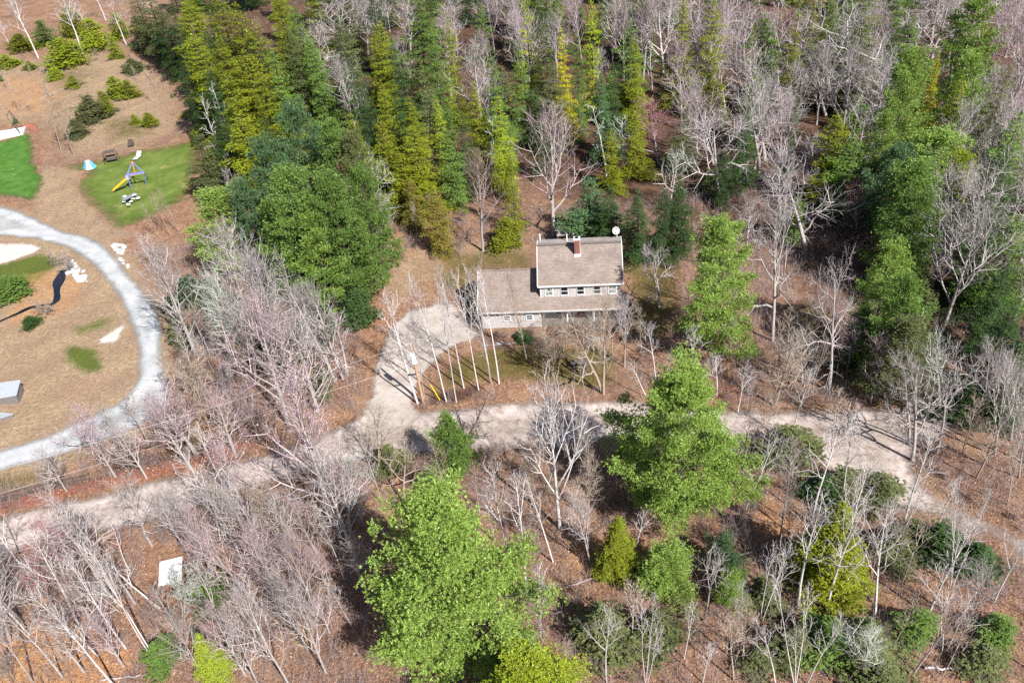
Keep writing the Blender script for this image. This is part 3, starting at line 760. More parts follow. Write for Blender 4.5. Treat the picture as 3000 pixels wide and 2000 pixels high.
print('proto triangles', NTRI)
# ------------------------------------------------------------------ trees: where each one stands
TINT = {'bright': (.200, .290, .058), 'yellow': (.255, .315, .022), 'olive': (.190, .220, .016), 'dark': (.046, .088, .026), 'blue': (.085, .155, .066),
        'green': (.125, .205, .042), 'gold': (.36, .33, .010), 'dull': (.125, .145, .055), 'rust': (.19, .16, .035), 'lime': (.25, .31, .03)}
WOODT = {'grey': (.32, .29, .29), 'white': (.48, .46, .465), 'pink': (.34, .262, .282), 'red': (.31, .15, .165), 'brown': (.22, .155, .135),
         'lichen': (.38, .40, .36), 'dark': (.12, .10, .095), 'tan': (.31, .255, .21)}
TW = {'bright': 'bright green', 'yellow': 'yellow-green', 'olive': 'olive green', 'dark': 'dark green', 'blue': 'bluish green', 'green': 'mid green',
      'gold': 'golden yellow', 'dull': 'dull green', 'rust': 'rusty olive', 'lime': 'lime green', 'grey': 'grey', 'white': 'white-barked', 'pink': 'pinkish grey', 'red': 'red-budded',
      'brown': 'brown', 'lichen': 'lichen-pale', 'tan': 'tan'}
NAMES = {'oak': ('oak_tree', 'bare spreading oak'), 'maple': ('maple_tree', 'bare maple'), 'redmaple': ('red_maple_tree', 'budding bare maple'), 'birch': ('birch_tree', 'bare birch'),
         'thin': ('sapling', 'slender bare sapling'), 'fan': ('bare_shrub', 'many-stemmed bare shrub'), 'clump': ('birch_tree', 'forked bare birch'), 'snag': ('dead_tree', 'dead leafless tree'),
         'pine': ('pine_tree', 'pine'), 'roadpine': ('pine_tree', 'pine'), 'nearpine': ('pine_tree', 'pine'), 'youngpine': ('pine_tree', 'pine'), 'bigpine': ('pine_tree', 'big pine'), 'hem': ('hemlock_tree', 'hemlock'), 'cone': ('cedar_tree', 'cone-shaped evergreen'), 'bush': ('evergreen_shrub', 'low evergreen')}
ZONE = {'bank': 'on the brown bank above the play lawn', 'stand': 'in the dense stand beside the play lawn', 'mid': 'between the play lawn and the driveway',
        'upl': 'in the woods up behind the driveway', 'upc': 'in the woods straight behind the house', 'upr': 'in the woods past the dark hemlocks',
        'bare': 'in the grey bare woods', 'far': 'in the woods on the far right', 'yard': 'in the yard around the house', 'row': 'in the row between driveway and road',
        'thick': 'in the thicket beside the gravel drive', 'bl': 'in the bottom left woods', 'bc': 'in the bottom woods below the road', 'br': 'in the bottom right woods',
        'rr': 'beside the road on the right', 'ditch': 'along the ditch above the dirt road', 'field': 'in the dry field inside the gravel drive'}
CAT = {'pine': 'pine tree', 'roadpine': 'pine tree', 'nearpine': 'pine tree', 'youngpine': 'pine tree', 'bigpine': 'pine tree', 'hem': 'hemlock', 'cone': 'evergreen', 'bush': 'evergreen shrub', 'fan': 'shrub', 'thin': 'sapling', 'snag': 'dead tree',
       'oak': 'bare tree', 'maple': 'bare tree', 'redmaple': 'bare tree', 'birch': 'birch', 'clump': 'birch'}
TREES = []      # (kind, ground point, top point, crown width m or None, tint, zone, label)
def T(kind, base, top, w, tint, zone, label=None):
    g = gnd(*base); d = ray(*top); k = (g[1] - CC[1]) / d[1]; t = CC + d * k
    TREES.append([kind, g, t, w * np.linalg.norm((g + t) / 2 - CC) / FPX if w else None, tint, zone, label])
def P(kind, top, H, w, tint, zone, label=None):
    t = gnd(*top, z=H); g = np.array([t[0], t[1], 0.])
    TREES.append([kind, g, t, w * np.linalg.norm(t - CC) / FPX if w else None, tint, zone, label])

# bank above the play lawn
for b, t, w, ti in (((112, 170), (40, -15), 70, 'white'), ((245, 166), (160, -15), 90, 'white'), ((370, 130), (316, -12), 70, 'white'), ((33, 142), (-12, 60), 50, 'white'), ((266, 105), (222, -5), 60, 'white'),
                    ((450, 85), (412, -20), 70, 'white'), ((60, 60), (30, -60), 70, 'white'), ((310, 60), (270, -60), 70, 'white')):
    T('birch', b, t, w, ti, 'bank')
for b, t in (((217, 458), (167, 340)), ((181, 446), (122, 245)), ((223, 384), (190, 290)), ((388, 127), (344, -8)), ((150, 300), (110, 190)), ((60, 330), (10, 200)), ((250, 300), (222, 200)), ((95, 330), (60, 250))):
    T('thin', b, t, None, 'tan', 'bank')
for x, y, H, w, ti in ((170, 115, 6, 115, 'yellow'), (322, 108, 5, 46, 'yellow'), (250, 55, 7, 100, 'yellow'), (325, 222, 4.6, 70, 'yellow'), (365, 235, 3.6, 60, 'olive'), (290, 268, 4.6, 60, 'olive'), (250, 280, 5, 90, 'dull'),
                       (207, 222, 2.6, 45, 'olive'), (380, 172, 3, 62, 'dull'), (428, 330, 2.6, 50, 'olive'), (388, 333, 2, 30, 'yellow'), (50, 100, 4, 85, 'olive'), (395, 50, 7, 70, 'green'), (110, 60, 6, 70, 'green'),
                       (10, 160, 3, 60, 'yellow'), (190, 20, 7, 80, 'olive'), (330, 40, 6, 60, 'yellow'), (80, 180, 2, 34, 'olive'), (150, 200, 2.4, 50, 'yellow'), (210, 350, 3.4, 60, 'dull')):
    P('bush', (x, y), H, w, ti, 'bank')
for x, y, H, w, ti in ((465, 15, 15, 90, 'dark'), (430, -30, 16, 90, 'dull'), (380, -50, 16, 80, 'dull')):
    P('hem', (x, y), H, w, ti, 'bank')
# dense stand
for x, y, H, w, ti in ((545, 5, 20, 150, 'olive'), (625, -25, 22, 150, 'olive'), (690, 10, 21, 130, 'olive'), (742, 75, 20, 130, 'olive'), (795, 150, 19, 130, 'green'), (560, 105, 18, 140, 'olive'), (640, 110, 19, 150, 'olive'),
                       (710, 150, 18, 130, 'olive'), (665, 223, 17, 140, 'olive'), (760, 215, 17, 140, 'olive'), (610, 200, 15, 120, 'dark'), (530, 190, 14, 100, 'dark'), (700, 330, 15, 140, 'olive'), (810, -5, 21, 120, 'olive'),
                       (870, 30, 20, 120, 'green'), (900, 110, 18, 110, 'green'), (845, 90, 19, 110, 'dull'), (640, 330, 13, 110, 'dark'), (580, 392, 11, 95, 'dull'), (770, 340, 15, 120, 'dark')):
    P('hem', (x, y), H, w, ti, 'stand')
P('snag', (625, 232), 15, 60, 'lichen', 'stand'); P('snag', (590, 275), 13, 70, 'lichen', 'stand'); P('snag', (655, 440), 10, 40, 'lichen', 'stand')
# pines and bare trees between lawn and driveway
for x, y, H, w, ti in ((848, 290, 20, 170, 'blue'), (960, 345, 19, 160, 'green'), (821, 482, 19, 220, 'green'), (955, 500, 18, 190, 'green'), (900, 610, 14, 170, 'bright'), (1045, 480, 17, 140, 'green'), (622, 556, 12, 190, 'bright'),
                       (760, 400, 18, 150, 'blue'), (780, 590, 14, 150, 'green'), (1000, 620, 12, 120, 'green'), (700, 520, 14, 120, 'blue'), (1020, 380, 18, 130, 'dull')):
    P('pine', (x, y), H, w, ti, 'mid')
for b, t, w, ti, k in (((1114, 688), (1089, 433), 150, 'lichen', 'oak'), ((1140, 740), (1108, 560), 90, 'grey', 'maple'), ((1261, 720), (1268, 560), 60, 'brown', 'thin'), ((1080, 640), (1060, 470), 90, 'lichen', 'birch')):
    T(k, b, t, w, ti, 'mid')
for b, t, ti in (((700, 690), (655, 490), 'grey'), ((730, 660), (690, 500), 'grey'), ((470, 700), (420, 590), 'tan'), ((500, 690), (440, 560), 'tan'), ((525, 680), (465, 545), 'tan'), ((450, 780), (405, 690), 'white'), ((480, 770), (430, 680), 'tan'), ((520, 780), (470, 690), 'tan')):
    T('thin', b, t, None, ti, 'mid')
# upper woods, left part
for x, y, H, w, ti in ((1214, -15, 22, 160, 'green'), (1308, 58, 18, 80, 'yellow'), (1094, 76, 18, 90, 'olive'), (1027, 170, 17, 110, 'dark'), (1120, 250, 16, 100, 'olive'), (1196, 286, 15, 110, 'olive'), (1277, 286, 14, 75, 'yellow'),
                       (1384, 243, 16, 85, 'olive'), (1440, 170, 18, 100, 'green'), (1455, 286, 15, 80, 'yellow'), (1310, 380, 12, 85, 'green'), (1205, 375, 13, 150, 'olive'), (1027, 335, 15, 110, 'olive'), (1110, 350, 14, 110, 'olive'),
                       (1150, 120, 19, 100, 'dark'), (1260, 90, 19, 90, 'green'), (1000, 60, 19, 110, 'dull'), (1160, 430, 11, 90, 'olive'), (1060, 230, 16, 90, 'dark'), (1350, 330, 13, 90, 'dark'), (1240, 215, 17, 90, 'dull')):
    P('hem', (x, y), H, w, ti, 'upl')
P('hem', (1195, 520), 8, 80, 'rust', 'upl'); P('hem', (1270, 560), 9, 80, 'rust', 'upl')
for b, t, w, ti, k in (((1010, 190), (1000, -25), 190, 'grey', 'maple'), ((925, 340), (925, 220), 120, 'lichen', 'fan'), ((940, 240), (950, 60), 140, 'grey', 'maple'), ((1415, 735), (1400, 425), 150, 'brown', 'maple'), ((1420, 210), (1406, 80), 70, 'pink', 'maple'),
                       ((1478, 130), (1465, -20), 130, 'grey', 'oak'), ((1080, 170), (1075, -10), 110, 'grey', 'maple'), ((1340, 150), (1330, -20), 110, 'grey', 'maple')):
    T(k, b, t, w, ti, 'upl')
T('snag', (1259, 335), (1199, 270), 30, 'white', 'upl', 'leaning pale dead trunk among the hemlocks behind the driveway')
T('snag', (1301, 318), (1268, 190), 30, 'white', 'upl', 'tall pale dead trunk beside the yellow-green hemlock')
P('snag', (1437, 328), 13, 70, 'lichen', 'upl')
# straight behind the house
for x, y, H, w, ti in ((1540, -5, 21, 75, 'yellow'), (1643, 88, 18, 70, 'gold'), (1688, 96, 17, 60, 'green'), (1732, -5, 20, 90, 'yellow'), (1844, 60, 17, 90, 'green'), (1860, 120, 15, 80, 'olive'), (1567, 254, 14, 80, 'dark'), (1760, 215, 14, 80, 'blue'),
                       (1490, 445, 12, 60, 'olive'), (1620, 180, 15, 80, 'dull'), (1800, 200, 14, 80, 'dark'), (1520, 120, 17, 80, 'green'), (1860, 330, 10, 90, 'olive'), (1790, 380, 9, 80, 'olive'), (1580, 60, 18, 80, 'dull')):
    P('hem', (x, y), H, w, ti, 'upc')
P('bush', (1478, 638), 4.2, 110, 'olive', 'upc', 'bright yellow-green young evergreen at the clearing edge behind the house')
T('maple', (1622, 690), (1625, 290), 215, 'pink', 'upc', 'tall broad bare maple right behind the house roof')
T('redmaple', (1928, 480), (1893, 280), 150, 'red', 'upc', 'red-budded bare maple in the woods behind the house')
for b, t, w, ti, k in (((1625, 130), (1628, -30), 150, 'white', 'oak'), ((1944, 220), (1930, -30), 160, 'white', 'maple'), ((1750, 262), (1750, 130), 75, 'grey', 'maple'), ((1610, 350), (1640, 240), 110, 'grey', 'maple'), ((1850, 520), (1830, 340), 110, 'lichen', 'birch')):
    T(k, b, t, w, ti, 'upc')
for b, t in (((1777, 515), (1748, 300)), ((1910, 265), (1908, 130)), ((1845, 300), (1850, 190))):
    T('snag', b, t, 70, 'lichen', 'upc')
for x, y, H, w, ti in ((1725, 520, 9, 120, 'blue'), (1790, 545, 9, 110, 'dark'), (1870, 560, 10, 120, 'dark'), (1945, 555, 10, 130, 'dark'), (1990, 520, 11, 120, 'dark')):
    P('hem', (x, y), H, w, ti, 'upr')
# bare grey woods
for b, t, w, ti, k in (((2475, 350), (2482, 10), 290, 'white', 'oak'), ((2241, 470), (2225, 205), 230, 'grey', 'oak'), ((2112, 600), (2062, 320), 290, 'grey', 'oak'), ((2067, 330), (2058, 35), 150, 'grey', 'maple'), ((2312, 290), (2262, 10), 190, 'pink', 'maple'),
                       ((2125, 330), (2128, 170), 150, 'grey', 'oak'), ((2357, 735), (2330, 505), 260, 'grey', 'oak'), ((2420, 345), (2360, 150), 180, 'grey', 'oak'), ((2263, 1000), (2310, 560), 240, 'grey', 'oak'),
                       ((2190, 760), (2180, 560), 170, 'grey', 'oak'), ((2090, 480), (2020, 250), 170, 'pink', 'maple'), ((2390, 560), (2380, 380), 170, 'grey', 'maple'), ((2180, 200), (2190, 0), 150, 'pink', 'maple'), ((2690, 180), (2680, 5), 160, 'grey', 'oak'),
                       ((2560, 300), (2600, 120), 110, 'grey', 'oak'), ((1985, 300), (1990, 90), 120, 'grey', 'maple'), ((2285, 640), (2270, 430), 170, 'grey', 'maple'), ((2330, 420), (2300, 240), 150, 'grey', 'maple'), ((1960, 620), (1985, 420), 130, 'lichen', 'oak'), ((2600, 180), (2580, 20), 110, 'pink', 'maple')):
    T(k, b, t, w, ti, 'bare')
T('redmaple', (2509, 680), (2513, 520), 140, 'red', 'bare', 'red-budded maple left of the lower right pines')
T('redmaple', (2607, 720), (2607, 575), 90, 'red', 'bare', 'small red-budded maple tucked against the lower right pines')
T('redmaple', (2330, 200), (2300, 20), 110, 'red', 'bare', 'red-budded maple left of the narrow olive hemlock')
for x, y, H, w, ti in ((2344, -5, 19, 60, 'olive'), (2000, 5, 18, 120, 'olive'), (2090, -10, 19, 100, 'olive'), (2451, 339, 13, 150, 'olive'), (2500, 400, 11, 110, 'green'), (2190, 330, 12, 90, 'dark'), (2440, 5, 17, 110, 'dull'), (2120, 440, 8, 90, 'dark'), (2330, 300, 12, 80, 'dark'), (2540, 20, 17, 100, 'dull'), (2010, 330, 9, 80, 'dull')):
    P('hem', (x, y), H, w, ti, 'bare')
# far right
for x, y, H, w, ti, k in ((2679, 138, 19, 190, 'bright', 'bigpine'), (2870, -20, 20, 170, 'bright', 'pine'), (2759, 384, 14, 210, 'bright', 'pine'), (2700, 470, 14, 190, 'green', 'pine'), (2696, 562, 13, 170, 'green', 'pine'), (2625, 703, 14, 170, 'bright', 'pine'),
                       (2670, 800, 13, 160, 'green', 'pine'), (2670, 930, 10, 190, 'dull', 'pine'), (2600, 330, 14, 110, 'bright', 'pine'), (2850, 150, 17, 150, 'bright', 'pine'), (2640, 420, 13, 140, 'blue', 'pine'), (2820, 440, 12, 120, 'yellow', 'pine')):
    P(k, (x, y), H, w, ti, 'far')
P('cone', (2752, 165, ), 13, 62, 'gold', 'far', 'narrow golden yellow conifer beside the tall right pine')
for x, y, H, w, ti in ((2826, 223, 15, 85, 'olive'), (2960, 420, 15, 150, 'dark'), (2905, 560, 14, 170, 'dark'), (2995, 330, 16, 130, 'green'), (2985, 640, 12, 130, 'green'), (2950, 780, 11, 140, 'dark'), (2540, 880, 9, 110, 'dark'), (2900, 270, 14, 90, 'dull'), (2990, 880, 11, 120, 'dark'), (2960, 200, 15, 90, 'dull')):
    P('hem', (x, y), H, w, ti, 'far')
for b, t, w, ti, k in (((2804, 700), (2875, 420), 140, 'grey', 'oak'), ((2985, 230), (2980, 20), 110, 'pink', 'maple'), ((2860, 620), (2890, 460), 100, 'grey', 'maple'), ((2770, 330), (2790, 150), 60, 'lichen', 'snag'), ((2560, 620), (2545, 440), 60, 'lichen', 'snag')):
    T(k, b, t, w, ti, 'far')
# around the house
T('bigpine', (2118, 1045), (2105, 632), 235, 'bright', 'yard', 'tall bright green pine standing right of the house'); 
T('fan', (1625, 1105), (1616, 935), 110, 'tan', 'yard', 'fan-shaped many-stemmed shrub in front of the porch')
T('oak', (1765, 1150), (1680, 885), 200, 'tan', 'yard', 'leaning bare tree with long limbs in front of the porch')
T('maple', (1768, 1154), (1777, 825), 120, 'tan', 'yard', 'thick grey trunk rising in front of the porch corner')
T('birch', (1922, 1110), (1902, 930), 90, 'white', 'yard', 'white birch just left of the big roadside pine')
T('birch', (1893, 1160), (1848, 1060), 70, 'white', 'yard', 'small leaning birch at the corner of the front lawn')
T('oak', (1930, 900), (1915, 690), 160, 'grey', 'yard', 'bare tree between the house and the tall right pine')
T('maple', (1542, 1050), (1487, 790), 90, 'tan', 'yard', 'slim bare tree growing in front of the garage windows')
T('oak', (1705, 1100), (1735, 900), 150, 'grey', 'yard', 'crooked bare tree beside the picnic table')
T('maple', (1830, 1075), (1830, 850), 110, 'grey', 'yard', 'bare tree with twigs across the porch corner')
T('thin', (1880, 1040), (1870, 900), 50, 'tan', 'yard', 'slim bare sapling beside the porch end')
P('bush', (1035, 850), 4.5, 130, 'dark', 'yard', 'dark evergreen shrub on the left edge of the driveway')
P('bush', (1530, 968), 1.4, 60, 'dark', 'yard', 'low dark shrub under the garage windows')
for bx, by in ((1470, 985), (1560, 978), (1640, 975), (1700, 965), (1760, 960), (1810, 960)):
    T('fan', (bx, by + 8), (bx - 2, by - 22), 60, 'brown', 'yard')
# row of tall thin trees between driveway and road
for b, t, w, ti in (((1223, 1179), (1103, 840), 130, 'white'), ((1243, 1163), (1205, 880), 80, 'grey'), ((1308, 1177), (1208, 790), 110, 'white'), ((1337, 1179), (1272, 800), 90, 'white'), ((1359, 1137), (1283, 760), 100, 'white'),
                    ((1402, 1141), (1318, 770), 90, 'white'), ((1440, 1123), (1376, 765), 100, 'white'), ((1462, 1123), (1420, 740), 120, 'white'), ((1448, 1160), (1400, 900), 60, 'grey')):
    T('birch', b, t, w, ti, 'row')
# thicket beside the gravel drive
for b, t, w, ti, k in (((790, 1100), (560, 780), 150, 'lichen', 'maple'), ((815, 1110), (683, 690), 170, 'grey', 'maple'), ((850, 1105), (740, 720), 150, 'grey', 'maple'), ((839, 1050), (768, 850), 120, 'grey', 'maple'), ((982, 1118), (815, 735), 170, 'grey', 'oak'), ((1005, 1110), (890, 800), 150, 'grey', 'maple'),
                       ((760, 1130), (640, 830), 130, 'grey', 'maple'), ((930, 1090), (860, 830), 110, 'grey', 'maple'), ((700, 1090), (600, 850), 110, 'lichen', 'maple'), ((1020, 1100), (960, 900), 100, 'grey', 'thin'), ((880, 1150), (790, 900), 120, 'pink', 'maple'), ((680, 1000), (630, 790), 110, 'lichen', 'birch')):
    T(k, b, t, w, ti, 'thick')
T('fan', (560, 1190), (556, 1040), 150, 'tan', 'thick'); T('fan', (656, 1185), (660, 1060), 90, 'grey', 'thick')
P('bush', (545, 812), 3.6, 140, 'dark', 'thick'); P('bush', (800, 1000), 4, 100, 'green', 'thick'); P('bush', (640, 850), 3, 100, 'dark', 'thick'); P('bush', (900, 860), 7, 120, 'dark', 'thick'); P('bush', (760, 900), 6, 120, 'dark', 'thick')
T('redmaple', (973, 1530), (815, 1050), 330, 'pink', 'ditch', 'large pinkish maple spreading over the dirt road')
T('redmaple', (575, 1330), (446, 1150), 240, 'pink', 'ditch', 'pinkish maple overhanging the gravel drive bend')
T('redmaple', (234, 1325), (242, 1185), 130, 'pink', 'ditch', 'small pinkish maple on the near edge of the gravel drive')
for b, t, w, ti, k in (((690, 1330), (600, 1130), 130, 'pink', 'maple'), ((560, 1370), (430, 1180), 120, 'pink', 'maple'), ((430, 1400), (330, 1230), 110, 'grey', 'maple'), ((760, 1290), (690, 1120), 120, 'pink', 'maple'), ((640, 1390), (560, 1230), 90, 'white', 'birch')):
    T(k, b, t, w, ti, 'ditch')
# bottom left woods
for b, t, w, ti, k in (((455, 1943), (235, 1590), 90, 'white', 'birch'), ((368, 1898), (170, 1640), 100, 'white', 'birch'), ((453, 1925), (232, 1590), 90, 'white', 'birch'), ((290, 1920), (60, 1700), 110, 'white', 'birch'), ((183, 1983), (0, 1730), 100, 'white', 'birch'), ((96, 1996), (-30, 1780), 100, 'grey', 'birch'),
                       ((768, 1787), (560, 1520), 140, 'pink', 'maple'), ((775, 1660), (650, 1440), 120, 'grey', 'maple'), ((688, 1608), (505, 1300), 150, 'white', 'birch'), ((469, 1782), (290, 1630), 120, 'white', 'birch'), ((384, 1680), (305, 1530), 80, 'white', 'birch'), ((547, 1885), (440, 1700), 90, 'grey', 'birch'),
                       ((893, 1568), (830, 1420), 80, 'grey', 'birch'), ((870, 1630), (725, 1420), 120, 'tan', 'maple'), ((446, 1600), (318, 1400), 160, 'grey', 'oak'), ((720, 1980), (590, 1750), 120, 'pink', 'maple'), ((759, 2010), (640, 1780), 110, 'grey', 'maple'), ((850, 2010), (680, 1700), 120, 'grey', 'maple'), ((955, 1970), (840, 1700), 140, 'grey', 'maple'),
                       ((930, 1800), (830, 1560), 120, 'pink', 'maple'), ((840, 1760), (720, 1540), 120, 'pink', 'maple'), ((1010, 1700), (930, 1480), 90, 'grey', 'birch'), ((640, 1720), (520, 1480), 120, 'pink', 'maple'), ((560, 1640), (440, 1420), 110, 'grey', 'maple'), ((900, 1900), (790, 1650), 120, 'grey', 'maple'), ((30, 1880), (-60, 1620), 120, 'grey', 'maple'), ((600, 1990), (500, 1790), 110, 'grey', 'maple')):
    T(k, b, t, w, ti, 'bl')
T('fan', (541, 1797), (536, 1665), 110, 'lichen', 'bl', 'pale fan-shaped shrub in front of the white sheet')
T('redmaple', (215, 1745), (130, 1500), 220, 'red', 'bl', 'red-budded maple at the near road edge')
P('bush', (585, 1690), 3.4, 120, 'green', 'bl', 'dark green evergreen shrub beside the white sheet'); P('bush', (450, 1890), 2.4, 110, 'green', 'bl', 'low green shrub at the foot of the white birches')
P('cone', (575, 1862), 5.4, 100, 'lime', 'bl', 'small lime green conifer at the bottom edge of the woods')
P('bush', (610, 1440), 1.6, 60, 'green', 'bl', 'small green shrub on the near road verge')
# bottom woods
P('nearpine', (1262, 1440), 19, 530, 'bright', 'bc', 'huge bright green pine at the bottom of the picture')
T('roadpine', (1990, 1510), (2015, 1080), 400, 'bright', 'bc', 'large dense bright green pine on the near side of the road')
P('pine', (1530, 1950), 9, 330, 'yellow', 'bc', 'yellow-green pine top cut by the bottom edge')
P('youngpine', (1310, 1215), 8, 130, 'green', 'bc', 'small mid green pine standing at the road edge')
P('youngpine', (1960, 1615), 5.0, 190, 'bright', 'bc', 'small pale bright green pine below the large roadside pine'); P('youngpine', (2128, 1575), 4.5, 110, 'blue', 'bc', 'small bluish pine behind the pale bright green one'); P('youngpine', (2150, 1680), 3.5, 110, 'bright', 'bc', 'little bright green pine beside the bluish one')
P('cone', (1812, 1512), 7, 140, 'olive', 'bc', 'dark olive young evergreen below the large roadside pine')
P('bush', (1770, 1790), 4.5, 200, 'dull', 'bc'); P('bush', (1130, 1310), 3, 110, 'dull', 'bc', 'dull green shrub on the road edge beside a leaning bare tree'); P('bush', (1260, 1370), 3, 110, 'green', 'bc'); P('bush', (1930, 1800), 4, 150, 'dull', 'bc')
T('maple', (1640, 1545), (1594, 1085), 230, 'white', 'bc', 'pale bare maple with full crown across the road from the house')
for b, t, w, ti, k in (((1540, 1729), (1536, 1371), 160, 'white', 'birch'), ((1620, 1644), (1553, 1398), 100, 'white', 'birch'), ((1495, 1675), (1424, 1370), 150, 'white', 'birch'), ((1585, 1938), (1567, 1640), 140, 'grey', 'thin'), ((1732, 1657), (1683, 1440), 120, 'grey', 'maple'), ((1862, 1608), (1888, 1485), 80, 'white', 'birch'),
                       ((1777, 2000), (1756, 1770), 120, 'white', 'birch'), ((1893, 2000), (1929, 1760), 140, 'white', 'clump'), ((1853, 1880), (1826, 1690), 120, 'tan', 'thin'), ((1725, 1520), (1715, 1310), 90, 'tan', 'maple'), ((1185, 1480), (1175, 1210), 150, 'tan', 'oak'), ((1020, 1560), (1010, 1300), 150, 'lichen', 'oak'), ((1366, 1300), (1440, 1140), 120, 'dark', 'snag'),
                       ((1110, 1390), (1100, 1180), 130, 'tan', 'maple')):
    T(k, b, t, w, ti, 'bc')
# bottom right woods
P('cone', (2478, 1478), 9.5, 235, 'olive', 'br', 'tall olive cone-shaped cedar in the bottom right woods')
for b, t, w, ti, k in (((2154, 1554), (2310, 1265), 120, 'white', 'birch'), ((2466, 1478), (2504, 1160), 110, 'white', 'birch'), ((2232, 1813), (2286, 1570), 150, 'white', 'clump'), ((2330, 2000), (2332, 1715), 150, 'white', 'clump'), ((2275, 2010), (2240, 1815), 100, 'white', 'birch'), ((2366, 2000), (2460, 1785), 90, 'white', 'birch'),
                       ((2580, 1644), (2615, 1440), 110, 'white', 'birch'), ((2623, 1608), (2696, 1380), 90, 'white', 'birch'), ((2728, 1595), (2808, 1385), 80, 'white', 'birch'), ((2786, 1720), (2862, 1445), 140, 'white', 'clump'), ((2911, 1765), (3008, 1530), 110, 'white', 'birch'), ((2763, 1905), (2835, 1690), 190, 'white', 'clump'),
                       ((2522, 1990), (2558, 1835), 130, 'lichen', 'maple'), ((2058, 2000), (2085, 1870), 80, 'white', 'birch'), ((2004, 1930), (2027, 1750), 80, 'white', 'birch'), ((2178, 1950), (2180, 1760), 110, 'tan', 'thin'), ((2150, 1990), (2155, 1800), 90, 'tan', 'thin'), ((2640, 1640), (2660, 1500), 60, 'tan', 'thin'), ((2840, 1830), (2900, 1640), 110, 'grey', 'maple'), ((2310, 1640), (2330, 1440), 60, 'dark', 'thin'), ((2180, 1660), (2190, 1470), 50, 'dark', 'thin')):
    T(k, b, t, w, ti, 'br')
for x, y, H, w, ti in ((2700, 1790, 2.8, 120, 'green'), (2935, 1815, 2.6, 110, 'green'), (2560, 1840, 4, 190, 'dull'), (2440, 1820, 4, 170, 'green'), (2770, 1545, 3.2, 150, 'dark'), (2880, 1600, 3, 120, 'dark'), (2640, 1560, 3, 130, 'dull'), (2900, 1900, 2.5, 120, 'dull'), (2330, 1850, 3, 150, 'dull'), (2250, 1700, 3, 110, 'dull'), (2600, 1960, 2.5, 140, 'dull'), (2230, 1900, 2.5, 100, 'dull')):
    P('bush', (x, y), H, w, ti, 'br')
# along the road on the right
for b, t, w, ti, k in (((2428, 1145), (2491, 730), 180, 'grey', 'oak'), ((2268, 1190), (2335, 960), 170, 'tan', 'maple'), ((2672, 1346), (2735, 1010), 190, 'grey', 'oak'), ((2664, 1300), (2656, 1000), 170, 'grey', 'oak'), ((2754, 1220), (2770, 960), 160, 'lichen', 'oak'), ((2435, 1346), (2469, 1125), 70, 'tan', 'thin'), ((2223, 1345), (2268, 1130), 70, 'tan', 'thin'),
                       ((2192, 1290), (2210, 1080), 70, 'grey', 'thin'), ((2312, 1300), (2384, 1055), 90, 'white', 'birch'), ((2160, 1210), (2195, 1050), 90, 'white', 'birch'), ((2915, 1330), (2955, 1010), 120, 'grey', 'maple'), ((2960, 1290), (2990, 1060), 120, 'grey', 'maple'), ((2880, 1230), (2915, 1000), 130, 'grey', 'maple'), ((2820, 1330), (2860, 1150), 90, 'tan', 'thin'), ((2860, 1400), (2920, 1230), 80, 'tan', 'thin'),
                       ((2550, 1180), (2590, 980), 110, 'pink', 'maple'), ((2480, 1100), (2500, 930), 120, 'pink', 'maple'), ((2350, 1120), (2350, 960), 120, 'grey', 'maple'), ((2950, 1480), (2990, 1300), 70, 'tan', 'thin'), ((2100, 1160), (2110, 1030), 80, 'white', 'birch'), ((2020, 1120), (2030, 940), 90, 'white', 'birch'), ((2985, 1400), (3010, 1180), 90, 'grey', 'maple')):
    T(k, b, t, w, ti, 'rr')
for x, y, H, w, ti in ((2320, 1262, 3.5, 190, 'dull'), (2480, 1385, 3, 140, 'dull'), (2580, 1390, 3.2, 150, 'dull'), (2420, 1400, 2.8, 120, 'dark'), (2840, 1120, 4, 130, 'dark'), (2940, 1120, 5, 130, 'dark'), (2990, 1000, 8, 120, 'dark')):
    P('bush', (x, y), H, w, ti, 'rr')
P('bush', (10, 810), 3, 110, 'green', 'field', 'green shrub at the picture edge beside the stream'); P('bush', (80, 925), 1.5, 50, 'dark', 'field', 'small dark shrub on the stream bank')
for b in ((130, 925), (200, 800), (175, 780)): T('fan', b, (b[0] - 5, b[1] - 45), 60, 'tan', 'field')

# fillers: more of the same woods, standing between the trees above
FILL = []
XY = np.array([t[1][:2] for t in TREES])
_ca, _sa = math.cos(HPSI), math.sin(HPSI)
HOUSE_POLY = np.array([(HX + x * _ca - y * _sa, HY + x * _sa + y * _ca) for x, y in ((xl - 1.2, -1.2), (1.2, -1.2), (1.2, 9.2), (xl - 1.2, 9.2))])
SIGHT = gpoly([(420, 1600), (620, 1600), (650, 1860), (470, 1860)])
OPEN = [GP[k] for k in ('gravel_drive', 'dirt_road', 'driveway', 'lawn', 'fresh_lawn', 'walkway')] + [HOUSE_POLY, SIGHT]
def fill(poly_px, n, kinds, hr, zone, sep, tints):
    global XY
    poly = gpoly(poly_px); lo, hi = poly.min(0), poly.max(0); got = 0
    for _ in range(n * 30):
        if got >= n: break
        p = rng.uniform(lo, hi)[None]
        if not inpoly(p, poly)[0] or any(inpoly(p, q)[0] for q in OPEN): continue
        if np.min(np.hypot(*(XY - p).T)) < sep: continue
        k = kinds[rng.integers(len(kinds))]; H = rng.uniform(*hr[k]); got += 1
        g = np.array([*p[0], 0.]); TREES.append([k, g, g + np.array([rng.normal(0, .04) * H, 0, H]), None, tints[k][rng.integers(len(tints[k]))], zone, 'fill'])
        XY = np.r_[XY, p]
